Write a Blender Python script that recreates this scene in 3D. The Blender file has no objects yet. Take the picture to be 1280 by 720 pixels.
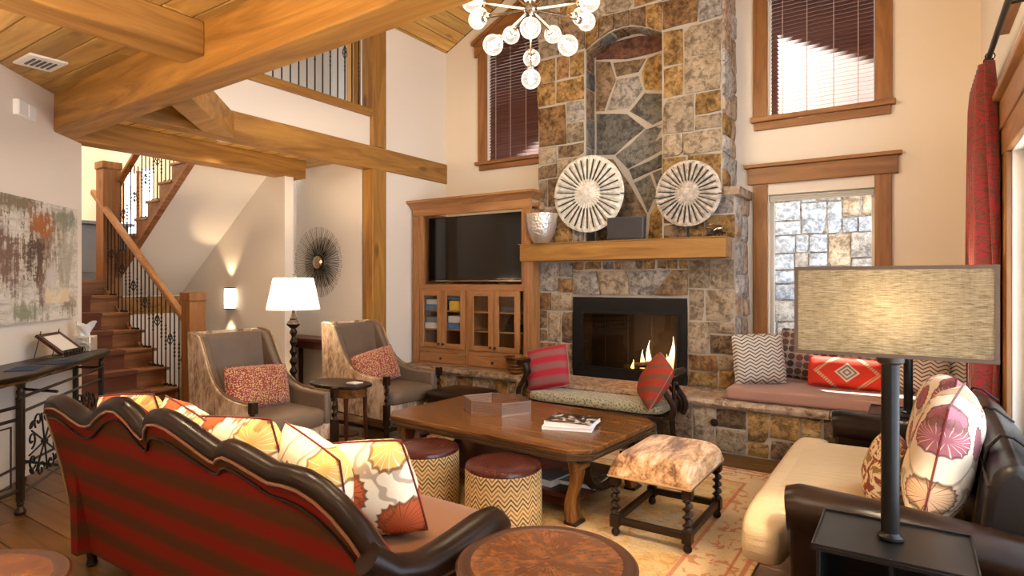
import bpy, bmesh, math, random
from mathutils import Vector, Matrix, Euler

# ------------------------------------------------------------------ camera, world, sun, exposure
scene = bpy.context.scene
COL = scene.collection
cam = bpy.data.cameras.new('camera')
cam.sensor_width = 36.0
cam.lens = 36.0 * 755.0 / 1280.0
cam.shift_y = -7.0 / 1280.0
cam.clip_start = 0.05
cam_o = bpy.data.objects.new('camera', cam)
cam_o.location = (0, 0, 1.5)
cam_o.rotation_euler = (math.radians(90), 0, math.radians(33.5))
COL.objects.link(cam_o)
scene.camera = cam_o

world = bpy.data.worlds.new('sky')
scene.world = world
world.use_nodes = True
bg = world.node_tree.nodes['Background']
bg.inputs['Color'].default_value = (0.74, 0.86, 1.0, 1)
bg.inputs['Strength'].default_value = 3.4

sun = bpy.data.lights.new('sun', 'SUN')
sun.energy = 18.0
sun.angle = math.radians(1.0)
sun.color = (1.0, 0.95, 0.86)
sun_o = bpy.data.objects.new('sun', sun)
sun_o.rotation_euler = Vector((.28, -.45, -.85)).to_track_quat('-Z', 'Y').to_euler()
sun_o.location = (6, 14, 14)
COL.objects.link(sun_o)

scene.view_settings.view_transform = 'Standard'
scene.view_settings.look = 'None'
scene.view_settings.gamma = 1.0
scene.view_settings.use_curve_mapping = False
scene.view_settings.exposure = 1.42
scene.cycles.use_denoising = True
scene.cycles.max_bounces = 7
scene.cycles.diffuse_bounces = 4
scene.cycles.glossy_bounces = 3
scene.cycles.transparent_max_bounces = 16
scene.cycles.sample_clamp_indirect = 6.0

PI = math.pi
rnd = random.Random(7)

# ------------------------------------------------------------------ mesh builder
class MB:
    def __init__(s):
        s.v = []; s.f = []
    def add(s, vs, fs, M=None):
        o = len(s.v)
        if M is not None:
            vs = [tuple(M @ Vector(p)) for p in vs]
        s.v += [tuple(p) for p in vs]
        s.f += [tuple(i + o for i in f) for f in fs]
        return s
    def box(s, x0, x1, y0, y1, z0, z1, M=None):
        return s.add([(x0,y0,z0),(x1,y0,z0),(x1,y1,z0),(x0,y1,z0),(x0,y0,z1),(x1,y0,z1),(x1,y1,z1),(x0,y1,z1)],
                     [(0,3,2,1),(4,5,6,7),(0,1,5,4),(1,2,6,5),(2,3,7,6),(3,0,4,7)], M)
    def prism(s, poly, a, b, axis='z', M=None):
        n = len(poly)
        def P(u, v, t):
            return {'z': (u, v, t), 'y': (u, t, v), 'x': (t, u, v)}[axis]
        vs = [P(u, v, a) for u, v in poly] + [P(u, v, b) for u, v in poly]
        fs = [tuple(range(n))[::-1], tuple(range(n, 2 * n))]
        fs += [(i, (i + 1) % n, n + (i + 1) % n, n + i) for i in range(n)]
        return s.add(vs, fs, M)
    def rings(s, rings, cap=True, closed=True, M=None):
        n = len(rings[0]); vs = [p for r in rings for p in r]; fs = []
        for i in range(len(rings) - 1):
            for j in range(n if closed else n - 1):
                k = (j + 1) % n
                fs.append((i*n + j, i*n + k, (i+1)*n + k, (i+1)*n + j))
        if cap and closed:
            fs.append(tuple(range(n))[::-1]); fs.append(tuple((len(rings)-1)*n + j for j in range(n)))
        return s.add(vs, fs, M)
    def lathe(s, prof, n=20, c=(0, 0, 0), M=None):
        rg = [[(c[0] + r*math.cos(2*PI*j/n), c[1] + r*math.sin(2*PI*j/n), c[2] + z) for j in range(n)] for r, z in prof]
        return s.rings(rg, True, True, M)
    def tube(s, pts, r, n=8, closed=False, sx=1.0, cap=True, M=None):
        pts = [Vector(p) for p in pts]; m = len(pts)
        rr = r if isinstance(r, (list, tuple)) else [r] * m
        rg = []; prev = None
        for i, p in enumerate(pts):
            if closed: t = pts[(i+1) % m] - pts[i-1]
            else: t = pts[min(i+1, m-1)] - pts[max(i-1, 0)]
            if t.length < 1e-9: t = Vector((0, 0, 1))
            t.normalize()
            if prev is None:
                ref = Vector((0, 0, 1)) if abs(t.z) < .9 else Vector((1, 0, 0))
                a = t.cross(ref).normalized()
            else:
                a = prev - t * prev.dot(t)
                a = a.normalized() if a.length > 1e-6 else t.cross(Vector((0, 0, 1))).normalized()
            prev = a; b = t.cross(a)
            rg.append([tuple(p + (a*math.cos(2*PI*j/n)*sx + b*math.sin(2*PI*j/n)) * rr[i]) for j in range(n)])
        if closed: rg.append(rg[0])
        return s.rings(rg, cap and not closed, True, M)
    def cyl(s, p0, p1, r0, r1=None, n=14, M=None):
        return s.tube([p0, p1], [r0, r0 if r1 is None else r1], n, M=M)
    def sphere(s, c, r, nu=16, nv=10, sc=(1, 1, 1), M=None):
        rg = []
        for i in range(nv + 1):
            th = PI * i / nv; q = max(math.sin(th), 1e-3)
            rg.append([(c[0] + r*sc[0]*q*math.cos(2*PI*j/nu), c[1] + r*sc[1]*q*math.sin(2*PI*j/nu), c[2] - r*sc[2]*math.cos(th)) for j in range(nu)])
        return s.rings(rg, True, True, M)
    def grid(s, fn, nu, nv, M=None, closed_u=False):
        vs = [fn(i / nu, j / nv) for j in range(nv + 1) for i in range(nu + (0 if closed_u else 1))]
        w = nu if closed_u else nu + 1
        fs = []
        for j in range(nv):
            for i in range(nu):
                k = (i + 1) % w if closed_u else i + 1
                fs.append((j*w + i, j*w + k, (j+1)*w + k, (j+1)*w + i))
        return s.add(vs, fs, M)
    def mesh(s, name, off=None, angle=32):
        me = bpy.data.meshes.new(name)
        vs = s.v if off is None else [(p[0]-off[0], p[1]-off[1], p[2]-off[2]) for p in s.v]
        me.from_pydata(vs, [], s.f)
        bm = bmesh.new(); bm.from_mesh(me)
        bmesh.ops.remove_doubles(bm, verts=bm.verts, dist=1e-5)
        bmesh.ops.recalc_face_normals(bm, faces=bm.faces)
        bm.to_mesh(me); bm.free()
        me.polygons.foreach_set('use_smooth', [True] * len(me.polygons))
        me.set_sharp_from_angle(angle=math.radians(angle))
        return me
    def build(s, name, mat, parent=None, world=False, bevel=0.0, seg=2, sub=0, angle=32, loc=None, solid=0.0):
        off = None
        if world and parent is not None:
            off = parent.location; p = parent.parent
            if p is not None: off = off + p.location
        elif loc is not None: off = loc
        o = bpy.data.objects.new(name, s.mesh(name, off, angle))
        COL.objects.link(o)
        if mat is not None: o.data.materials.append(mat)
        if parent is not None: o.parent = parent
        if loc is not None: o.location = loc
        if solid:
            m = o.modifiers.new('solid', 'SOLIDIFY'); m.thickness = solid; m.offset = 0
        if bevel:
            m = o.modifiers.new('bevel', 'BEVEL'); m.width = bevel; m.segments = seg; m.limit_method = 'ANGLE'; m.angle_limit = math.radians(40)
        if sub:
            m = o.modifiers.new('sub', 'SUBSURF'); m.levels = sub; m.render_levels = sub
        return o

def tag(o, label=None, cat=None, group=None, kind=None):
    if label: o['label'] = label
    if cat: o['category'] = cat
    if group: o['group'] = group
    if kind: o['kind'] = kind
    return o
def thing(name, loc, label, cat, group=None, rz=0.0):
    e = bpy.data.objects.new(name, None); COL.objects.link(e)
    e.empty_display_size = .1
    e.location = loc; e.rotation_euler = (0, 0, rz)
    return tag(e, label, cat, group)
def struct(name, mb, mat, label=None, **k):
    return tag(mb.build(name, mat, **k), label, None, None, 'structure')
def holder(name, loc=(0, 0, 0), label=None):
    e = bpy.data.objects.new(name, None); COL.objects.link(e); e.empty_display_size = .1; e.location = loc
    return tag(e, label, None, None, 'structure')
def box(*a): return MB().box(*a)
def copy_tree(root, loc, rz=None, label=None):
    r = root.copy(); COL.objects.link(r); r.location = loc
    if rz is not None: r.rotation_euler = (0, 0, rz)
    if label: r['label'] = label
    for ch in list(root.children):
        c = ch.copy(); COL.objects.link(c); c.parent = r
        for g in list(ch.children):
            d = g.copy(); COL.objects.link(d); d.parent = c
    return r

# ------------------------------------------------------------------ material nodes
class NT:
    def __init__(s, name):
        s.m = bpy.data.materials.new(name); s.m.use_nodes = True
        s.t = s.m.node_tree; s.b = s.t.nodes['Principled BSDF']; s.o = s.t.nodes['Material Output']
    def n(s, typ, ins=None, **props):
        nd = s.t.nodes.new(typ)
        for k, v in props.items(): setattr(nd, k, v)
        for k, v in (ins or {}).items(): s.put(nd.inputs[k], v)
        return nd
    def put(s, sock, v):
        if isinstance(v, bpy.types.NodeSocket): s.t.links.new(v, sock)
        elif isinstance(v, (tuple, list)) and len(v) == 3 and sock.type == 'RGBA': sock.default_value = (*v, 1)
        elif v is not None: sock.default_value = v
    def co(s, scale=(1, 1, 1), rot=(0, 0, 0), loc=(0, 0, 0), rand=0.0):
        c = s.n('ShaderNodeTexCoord').outputs['Object']
        if rand:
            r = s.n('ShaderNodeObjectInfo').outputs['Random']
            q = s.math('MULTIPLY', r, rand)
            c = s.n('ShaderNodeVectorMath', {0: c, 1: s.comb(q, q, q)}, operation='ADD').outputs[0]
        return s.n('ShaderNodeMapping', {'Vector': c, 'Scale': scale, 'Rotation': rot, 'Location': loc}).outputs[0]
    def rand(s): return s.n('ShaderNodeObjectInfo').outputs['Random']
    def comb(s, x, y, z): return s.n('ShaderNodeCombineXYZ', {0: x, 1: y, 2: z}).outputs[0]
    def sep(s, v):
        q = s.n('ShaderNodeSeparateXYZ', {0: v}); return q.outputs[0], q.outputs[1], q.outputs[2]
    def math(s, op, a, b=None, c=None, clamp=False):
        nd = s.n('ShaderNodeMath', operation=op, use_clamp=clamp)
        for i, v in enumerate((a, b, c)):
            if v is not None: s.put(nd.inputs[i], v)
        return nd.outputs[0]
    def noise(s, vec, scale, detail=3.0, rough=.55, dist=0.0):
        return s.n('ShaderNodeTexNoise', {'Vector': vec, 'Scale': scale, 'Detail': detail, 'Roughness': rough, 'Distortion': dist}).outputs[0]
    def voro(s, vec, scale, rand=1.0, feature='F1', dim='3D'):
        return s.n('ShaderNodeTexVoronoi', {'Vector': vec, 'Scale': scale, 'Randomness': rand}, feature=feature, voronoi_dimensions=dim)
    def ramp(s, fac, stops, interp='LINEAR'):
        nd = s.n('ShaderNodeValToRGB', {0: fac}); cr = nd.color_ramp; cr.interpolation = interp
        while len(cr.elements) > 1: cr.elements.remove(cr.elements[-1])
        for i, (p, c) in enumerate(stops):
            e = cr.elements[0] if i == 0 else cr.elements.new(p)
            e.position = p; e.color = (*c, 1) if len(c) == 3 else c
        return nd.outputs[0]
    def mix(s, fac, a, b, mode='MIX'):
        nd = s.n('ShaderNodeMix', data_type='RGBA', blend_type=mode)
        s.put(nd.inputs[0], fac); s.put(nd.inputs[6], a); s.put(nd.inputs[7], b)
        return nd.outputs[2]
    def vary(s, col, lo=.75, hi=1.2):
        f = s.math('MULTIPLY_ADD', s.rand(), hi - lo, lo)
        return s.n('ShaderNodeHueSaturation', {'Value': f, 'Color': col}).outputs[0]
    def bump(s, h, strength=.3, dist=.01):
        return s.n('ShaderNodeBump', {'Height': h, 'Strength': strength, 'Distance': dist}).outputs[0]
    def out(s, col=None, rough=.5, metal=0.0, bump=None, spec=None, **k):
        s.put(s.b.inputs['Base Color'], col); s.put(s.b.inputs['Roughness'], rough); s.put(s.b.inputs['Metallic'], metal)
        if spec is not None: s.put(s.b.inputs['Specular IOR Level'], spec)
        if bump is not None: s.put(s.b.inputs['Normal'], bump)
        for kk, v in k.items(): s.put(s.b.inputs[kk.replace('_', ' ')], v)
        return s.m

def plain(name, col, rough=.5, metal=0.0, nscale=25.0, amt=.10, bump=.0, spec=None, **k):
    t = NT(name); v = t.co()
    n = t.noise(v, nscale, 4)
    c = t.mix(t.math('MULTIPLY', n, amt*2), col, tuple(x * .55 for x in col))
    return t.out(c, rough, metal, t.bump(n, bump, .004) if bump else None, spec, **k)
def wood(name, dark, light, axis='x', scale=1.0, rough=.42, bump=.12, lo=.85, hi=1.12, knots=True, spec=.4):
    t = NT(name)
    a = {'x': (.10, 1, 1), 'y': (1, .10, 1), 'z': (1, 1, .10)}[axis]
    v = t.co(scale=tuple(q * scale for q in a), rand=9.0)
    g = t.noise(v, 7.0, 6, .6, 1.6)
    fine = t.noise(t.co(scale=tuple(q * scale * (.4 if q < 1 else 1) for q in a), rand=5.0), 70.0, 3, .6)
    mid = tuple((x + y) / 2 for x, y in zip(dark, light))
    c = t.ramp(g, [(.34, dark), (.5, mid), (.66, light)])
    c = t.mix(t.math('MULTIPLY', fine, .45), c, dark)
    if knots:
        kv = t.voro(t.co(scale=tuple(q * scale * (4.0 if q < 1 else 1) for q in a), rand=3.0), 2.2)
        kf = t.ramp(kv.outputs['Distance'], [(.0, (1, 1, 1)), (.055, (.8, .8, .8)), (.10, (0, 0, 0))])
        c = t.mix(t.math('MULTIPLY', kf, .7), c, tuple(x * .35 for x in dark))
    c = t.vary(c, lo, hi)
    return t.out(c, rough, 0, t.bump(t.math('ADD', g, t.math('MULTIPLY', fine, .5)), bump, .006), spec)

M = {}
M['paint'] = plain('cream_paint', (.83, .75, .65), .75, nscale=140, amt=.03, bump=.05)
M['back_tan'] = plain('back_wall_tan', (.80, .69, .55), .75, nscale=140, amt=.03, bump=.05)  # back wall tone, a little tanner than the other walls
M['white'] = plain('white_plastic', (.85, .84, .82), .4, amt=.02)
for ax in 'xyz':
    M['beam_' + ax] = wood('fir_timber_' + ax, (.23, .100, .019), (.52, .265, .060), ax, 1.0, .5, .2, .92, 1.06)
    M['trim_' + ax] = wood('stained_trim_' + ax, (.20, .078, .020), (.38, .165, .045), ax, 1.3, .42, .08, .92, 1.06)
    M['alder_' + ax] = wood('alder_' + ax, (.27, .115, .040), (.46, .23, .090), ax, 1.5, .38, .05, .95, 1.05)
    M['dark_' + ax] = wood('dark_walnut_' + ax, (.010, .005, .003), (.034, .015, .0075), ax, 2, .34, .05, .9, 1.1, False, .22)
    M['table_' + ax] = wood('coffee_table_wood_' + ax, (.065, .022, .005), (.25, .105, .026), ax, 1.6, .26, .06, .95, 1.05, False, .30)
    M['red_' + ax] = wood('mahogany_' + ax, (.035, .009, .005), (.095, .025, .012), ax, 2, .3, .04, .9, 1.1, False, .25)
M['pine'] = wood('pine_plank', (.46, .24, .055), (.80, .50, .15), 'x', 1.0, .48, .12, .62, 1.15)
M['pine_y'] = wood('pine_plank_roof', (.46, .24, .055), (.80, .50, .15), 'y', 1.0, .48, .12, .62, 1.15)
M['floor'] = wood('floor_board', (.080, .034, .008), (.20, .095, .026), 'x', 1.2, .30, .10, .65, 1.2, True, .3)
M['subfloor'] = plain('dark_joint', (.03, .018, .010), .8)
M['stair'] = wood('stair_oak', (.15, .055, .020), (.34, .15, .055), 'y', 1.4, .4, .05)
M['runner'] = plain('brown_runner', (.15, .050, .024), .95, nscale=200, amt=.25, bump=.25)
M['iron'] = plain('black_iron', (.018, .016, .016), .45, .6, amt=.3)
M['iron_warm'] = plain('bronze_iron', (.036, .023, .015), .42, .5, nscale=14, amt=.45, bump=.1)
M['bronze'] = plain('dark_bronze', (.045, .035, .030), .35, .6, amt=.25)
M['chrome'] = plain('polished_nickel', (.34, .28, .23), .22, 1.0, amt=.05)
M['black'] = plain('black_metal', (.007, .007, .0075), .42, .1, amt=.1, spec=.25)
M['mortar'] = plain('mortar', (.50, .43, .35), .95, nscale=60, amt=.3, bump=.4)

def stone(name, stops, rough=.85):
    t = NT(name); v = t.co(rand=20.0)
    n1 = t.noise(v, 4.5, 9, .72, .4); n2 = t.noise(v, 24, 5, .7)
    f = t.math('ADD', t.math('MULTIPLY', n1, .68), t.math('MULTIPLY', n2, .32))
    c = t.ramp(f, [(.34 + .32 * i / (len(stops) - 1), q) for i, q in enumerate(stops)])
    dk = t.ramp(t.noise(v, 12, 8, .78, .35), [(.42, (1, 1, 1)), (.53, (0, 0, 0))])
    c = t.mix(t.math('MULTIPLY', dk, .65), c, tuple(x * .45 for x in stops[0]))
    c = t.vary(c, .80, 1.20)
    return t.out(c, rough, 0, t.bump(t.math('ADD', n1, n2), .8, .035), .22)
M['st_gold'] = stone('golden_sandstone', [(.11, .058, .022), (.31, .175, .060), (.46, .275, .100), (.58, .43, .22)])
M['st_tan'] = stone('tan_sandstone', [(.17, .115, .070), (.35, .26, .17), (.47, .37, .26), (.30, .20, .11)])
M['st_brown'] = stone('brown_fieldstone', [(.075, .043, .024), (.20, .125, .070), (.32, .21, .12), (.24, .18, .13)])
M['st_rust'] = stone('rusty_fieldstone', [(.10, .048, .022), (.24, .125, .055), (.37, .21, .09), (.28, .20, .13)])
M['st_grey'] = stone('grey_fieldstone', [(.13, .11, .095), (.28, .245, .21), (.44, .39, .34), (.28, .20, .14)])
M['st_slate'] = stone('slate_flag', [(.055, .052, .050), (.15, .14, .12), (.22, .20, .165), (.12, .11, .10)], .6)
M['st_maroon'] = stone('maroon_flag', [(.055, .024, .016), (.13, .052, .030), (.20, .085, .05), (.10, .05, .03)], .6)
M['st_ledge'] = stone('buff_ledge_stone', [(.24, .15, .085), (.46, .31, .20), (.58, .43, .30), (.36, .25, .17)])
M['st_lit'] = stone('window_lit_stone', [(.26, .22, .18), (.44, .40, .35), (.60, .56, .50), (.38, .33, .28)])  # lightened stone: window light on the chimney side put into the colour
M['st_pale'] = stone('pale_exterior_stone', [(.17, .18, .19), (.30, .32, .35), (.44, .47, .52), (.26, .25, .25)])
STONES = ['st_gold'] * 4 + ['st_tan'] * 3 + ['st_brown'] * 3 + ['st_rust'] * 3 + ['st_grey'] * 2

def glass(name, tint=(1, 1, 1), rough=.02, refl=1.0):
    t = NT(name); t.t.nodes.remove(t.b)
    bf = t.n('ShaderNodeNewGeometry').outputs['Backfacing']
    fr = t.math('MULTIPLY', t.n('ShaderNodeFresnel', {'IOR': 1.5}).outputs[0], t.math('SUBTRACT', 1.0, bf))
    tr = t.n('ShaderNodeBsdfTransparent', {'Color': (*tint, 1)}).outputs[0]
    gl = t.n('ShaderNodeBsdfGlossy', {'Roughness': rough, 'Color': (refl, refl, refl, 1)}).outputs[0]
    mx = t.n('ShaderNodeMixShader', {0: fr, 1: tr, 2: gl}).outputs[0]
    t.t.links.new(mx, t.o.inputs[0]); return t.m
M['glass'] = glass('window_glass')
M['smoke_glass'] = glass('smoked_fire_glass', (.50, .47, .45), .02, .5)
def emit(name, col, strength):
    t = NT(name); return t.out((0, 0, 0), .5, Emission_Color=(*col, 1), Emission_Strength=strength)
M['bulb'] = emit('warm_bulb', (1.0, .80, .52), 30.0)
M['sconce_glow'] = emit('sconce_diffuser', (1.0, .84, .62), 5.0)
M['downlight_glow'] = emit('downlight_lens', (1.0, .82, .58), 6.0)
def flame_mat():
    t = NT('flame'); x, y, z = t.sep(t.co())
    c = t.ramp(t.math('MULTIPLY', z, 3.2), [(0, (1.0, .30, .05)), (.35, (1.0, .62, .22)), (1, (1.0, .80, .45))])
    return t.out((0, 0, 0), .5, Emission_Color=c, Emission_Strength=7.0)
M['flame'] = flame_mat()
M['ember'] = emit('glowing_ember', (1.0, .42, .12), 6.0)

def leather(name, col, rough=.34, lo=.55, spec=.4):
    t = NT(name); v = t.co()
    n = t.noise(v, 5, 5, .6); cr = t.voro(v, 90).outputs['Distance']
    c = t.ramp(n, [(.3, tuple(x * lo for x in col)), (.7, col)])
    return t.out(c, t.math('MULTIPLY_ADD', n, .22, rough - .1), 0, t.bump(t.math('ADD', t.math('MULTIPLY', n, .6), t.math('MULTIPLY', cr, .12)), .18, .006), spec)
M['lea_grey'] = leather('grey_brown_leather', (.175, .122, .084), .44, .8, .4)
M['lea_dark'] = leather('dark_brown_leather', (.0155, .0065, .0032), .30, .45, .16)
M['lea_ebony'] = leather('near_black_leather', (.0085, .006, .005), .32, .5, .15)
M['lea_red'] = leather('oxblood_leather', (.060, .012, .008), .24, .85, .35)
def cloth(name, col, rough=.9, weave=220, amt=.25):
    t = NT(name); v = t.co(); n = t.noise(v, weave, 3); b = t.noise(v, 6, 3)
    c = t.mix(t.math('MULTIPLY', n, amt * 2), col, tuple(q * .5 for q in col))
    return t.out(c, rough, 0, t.bump(t.math('ADD', n, t.math('MULTIPLY', b, 1.0)), .22, .006), .15, Sheen_Weight=.15)
M['c_rust'] = cloth('rust_velvet', (.20, .080, .028))
def wrinkled(name, col):
    t = NT(name); v = t.co(scale=(.16, 1, 1)); n = t.noise(v, 9, 4, .55, .6); g = t.noise(t.co(), 240, 2)
    c = t.mix(t.math('MULTIPLY', g, .35), col, tuple(q * .55 for q in col))
    return t.out(c, .9, 0, t.bump(t.math('ADD', n, t.math('MULTIPLY', g, .08)), .65, .035), .12)
M['c_cream'] = wrinkled('cream_chenille', (.54, .39, .225))
M['c_rose'] = cloth('rose_linen', (.40, .21, .155))
M['c_welt'] = cloth('rust_welt', (.15, .050, .018))
M['c_burgundy'] = cloth('burgundy_piping', (.16, .020, .018))
M['c_white'] = cloth('white_linen', (.80, .74, .66))
M['nail'] = plain('antique_nailhead', (.42, .30, .17), .35, .9, amt=.2)

def brindle(name='brindle_cowhide', axis='z', stops=None):
    t = NT(name)
    sc = {'z': (1, 1, .42), 'y': (1, .26, 1), 'x': (.42, 1, 1)}[axis]
    v = t.co(scale=sc, rot=(0, .5, 0) if axis == 'z' else (0, 0, 0))
    n = t.noise(v, 13 if axis == 'z' else 10, 7, .70, .5); f = t.noise(t.co(scale=sc), 60, 3); big = t.noise(t.co(), 2.2, 2)
    g = t.math('ADD', t.math('MULTIPLY', n, .62), t.math('ADD', t.math('MULTIPLY', f, .16), t.math('MULTIPLY', big, .22)))
    c = t.ramp(g, stops or [(.34, (.06, .030, .016)), (.42, (.25, .14, .070)), (.49, (.50, .34, .21)), (.58, (.74, .60, .45))])
    return t.out(c, .7, 0, t.bump(f, .4, .006), .25, Sheen_Weight=.2)
M['hide'] = brindle()
M['hide_top'] = brindle('brindle_cowhide_seat', 'y', [(.35, (.035, .018, .010)), (.43, (.20, .085, .030)), (.50, (.54, .29, .12)), (.60, (.78, .58, .38))])

def xz(t, rot=0.0):
    v = t.co(rot=(0, rot, 0)); return t.sep(v)
def chevron(name, bg, fg, fx, fz, amp=.5, w=.5, uv='xz', noise=0.0, fg2=None):
    t = NT(name); x, y, z = t.sep(t.co())
    if uv == 'drum':
        u = t.math('MULTIPLY', t.math('ARCTAN2', y, x), 1.0); vv = z
    elif uv == 'xy': u, vv = x, y
    else: u, vv = x, z
    tri = t.math('PINGPONG', t.math('MULTIPLY', u, fx), 1.0)
    s = t.math('ADD', t.math('MULTIPLY', vv, fz), t.math('MULTIPLY', tri, amp))
    fr = t.math('FRACT', s)
    c = t.ramp(fr, [(0, fg), (w - .04, fg), (w, bg), (.96, bg), (1, fg)])
    if fg2:
        big = t.math('FRACT', t.math('MULTIPLY', s, .25))
        k = t.ramp(big, [(0, fg), (.45, fg), (.6, fg2), (.9, fg2), (1, fg)])
        c = t.mix(t.ramp(fr, [(0, (1, 1, 1)), (w - .04, (1, 1, 1)), (w, (0, 0, 0)), (.96, (0, 0, 0)), (1, (1, 1, 1))]), bg, k)
    n = t.noise(t.co(), 260, 2)
    c = t.mix(t.math('MULTIPLY', n, .35), c, tuple(q * .55 for q in bg))
    return t.out(c, .85, 0, t.bump(n, .15, .003), .2)
M['zig_white'] = chevron('white_zigzag_cloth', (.68, .62, .53), (.05, .035, .030), 20, 31, 1.0, .36)
M['zig_drum'] = chevron('gold_zigzag_weave', (.56, .38, .17), (.060, .022, .014), 9.5492966, 26, 1.0, .40, 'drum', fg2=(.22, .11, .035))
def dots(name):
    t = NT(name); x, y, z = xz(t)
    v = t.n('ShaderNodeTexVoronoi', {'Vector': t.comb(x, z, 0), 'Scale': 15.0, 'Randomness': .12}, voronoi_dimensions='2D')
    d = v.outputs['Distance']; cc = t.sep(v.outputs['Color'])[0]
    dot = t.ramp(cc, [(0, (.030, .020, .020)), (.5, (.10, .055, .05)), (.75, (.17, .03, .035)), (1, (.13, .11, .12))])
    c = t.mix(t.ramp(d, [(.43, (0, 0, 0)), (.47, (1, 1, 1))]), dot, (.33, .25, .20))
    return t.out(c, .5, 0, t.bump(d, .2, .004), .3)
M['dots'] = dots('dotted_satin')
def leopard(name):
    t = NT(name); v = t.co()
    n = t.voro(v, 88).outputs['Distance']; k = t.noise(v, 8, 2)
    base = t.mix(k, (.30, .062, .042), (.22, .040, .040))
    c = t.mix(t.ramp(n, [(.34, (1, 1, 1)), (.48, (0, 0, 0))]), base, (.62, .42, .21))
    return t.out(c, .85, 0, None, .2, Sheen_Weight=.2)
M['leopard'] = leopard('red_leopard_cloth')
def sage(name):
    t = NT(name); v = t.co()
    n = t.voro(v, 48).outputs['Distance']
    c = t.ramp(n, [(.22, (.085, .078, .035)), (.36, (.27, .25, .15)), (.6, (.38, .35, .24))])
    return t.out(c, .8, 0, t.bump(n, .2, .004), .3, Sheen_Weight=.25)
M['sage'] = sage('sage_dotted_velvet')
def stripes(name, c1, c2, freq, axis='z', soft=.18, rot=0.0, wob=.04):
    t = NT(name); x, y, z = xz(t, rot); u = {'x': x, 'y': y, 'z': z}[axis]
    n = t.noise(t.co(), 9, 3)
    s = t.math('FRACT', t.math('ADD', t.math('MULTIPLY', u, freq), t.math('MULTIPLY', n, wob * 4)))
    f = t.ramp(s, [(.0, c1), (.5 - soft, c1), (.5, c2), (1 - soft, c2), (1, c1)])
    g = t.noise(t.co(), 180, 2)
    c = t.mix(t.math('MULTIPLY', g, .5), f, tuple(q * .45 for q in c1))
    return t.out(c, .9, 0, t.bump(g, .15, .003), .08)
M['sofa_stripe'] = stripes('red_olive_stripe', (.165, .011, .006), (.060, .030, .010), 6.6, 'z', .22)
M['pil_stripe'] = stripes('crimson_stripe', (.42, .030, .050), (.25, .125, .115), 7.5, 'z', .20)
M['pil_stripe2'] = stripes('red_brown_stripe', (.45, .055, .035), (.21, .10, .06), 9.5, 'z', .20, .6)
def floral(name, cream, cols, line, scale=5.5):
    t = NT(name); x, y, z = xz(t)
    p = t.comb(x, z, 0)
    wb = t.noise(p, 4, 2)
    v = t.n('ShaderNodeTexVoronoi', {'Vector': p, 'Scale': scale, 'Randomness': .85}, voronoi_dimensions='2D')
    d = v.outputs['Distance']; cr = t.sep(v.outputs['Color']); k = cr[0]
    dv = t.n('ShaderNodeVectorMath', {0: p, 1: v.outputs['Position']}, operation='SUBTRACT').outputs[0]
    dx, dy, _ = t.sep(dv)
    ang = t.math('ARCTAN2', dy, dx)
    ray = t.math('ABSOLUTE', t.math('SINE', t.math('MULTIPLY', ang, 9.0)))
    edge = t.math('ADD', d, t.math('MULTIPLY', ray, .05))
    inside = t.ramp(edge, [(.40, (1, 1, 1)), (.43, (0, 0, 0))])
    fill = t.ramp(k, [((i + .0) / len(cols), c) for i, c in enumerate(cols)], 'CONSTANT')
    lines = t.ramp(ray, [(.12, (1, 1, 1)), (.24, (0, 0, 0))])
    body = t.mix(t.math('MULTIPLY', lines, t.ramp(d, [(.05, (0, 0, 0)), (.10, (1, 1, 1))])), fill, t.mix(t.ramp(cr[1], [(.5, (0, 0, 0)), (.52, (1, 1, 1))]), line, cream))
    ring = t.ramp(edge, [(.36, (0, 0, 0)), (.38, (1, 1, 1)), (.42, (1, 1, 1)), (.44, (0, 0, 0))])
    c = t.mix(inside, cream, body)
    c = t.mix(t.math('MULTIPLY', ring, .75), c, line)
    stem = t.ramp(t.math('ABSOLUTE', t.math('SUBTRACT', wb, .5)), [(.0, (1, 1, 1)), (.012, (1, 1, 1)), (.02, (0, 0, 0))])
    c = t.mix(t.math('MULTIPLY', stem, .55), c, line)
    return t.out(c, .8, 0, t.bump(t.noise(t.co(), 7, 3), .25, .02), .25)
M['floral'] = floral('cream_floral_cloth', (.84, .72, .52), [(.62, .13, .035), (.74, .45, .13), (.50, .10, .03), (.42, .30, .11), (.78, .62, .38)], (.16, .06, .02), 4.2)
M['floral2'] = floral('blush_floral_cloth', (.70, .55, .40), [(.40, .14, .10), (.62, .40, .22), (.32, .10, .12), (.55, .34, .20), (.70, .55, .40)], (.10, .05, .03), 5.6)
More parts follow.
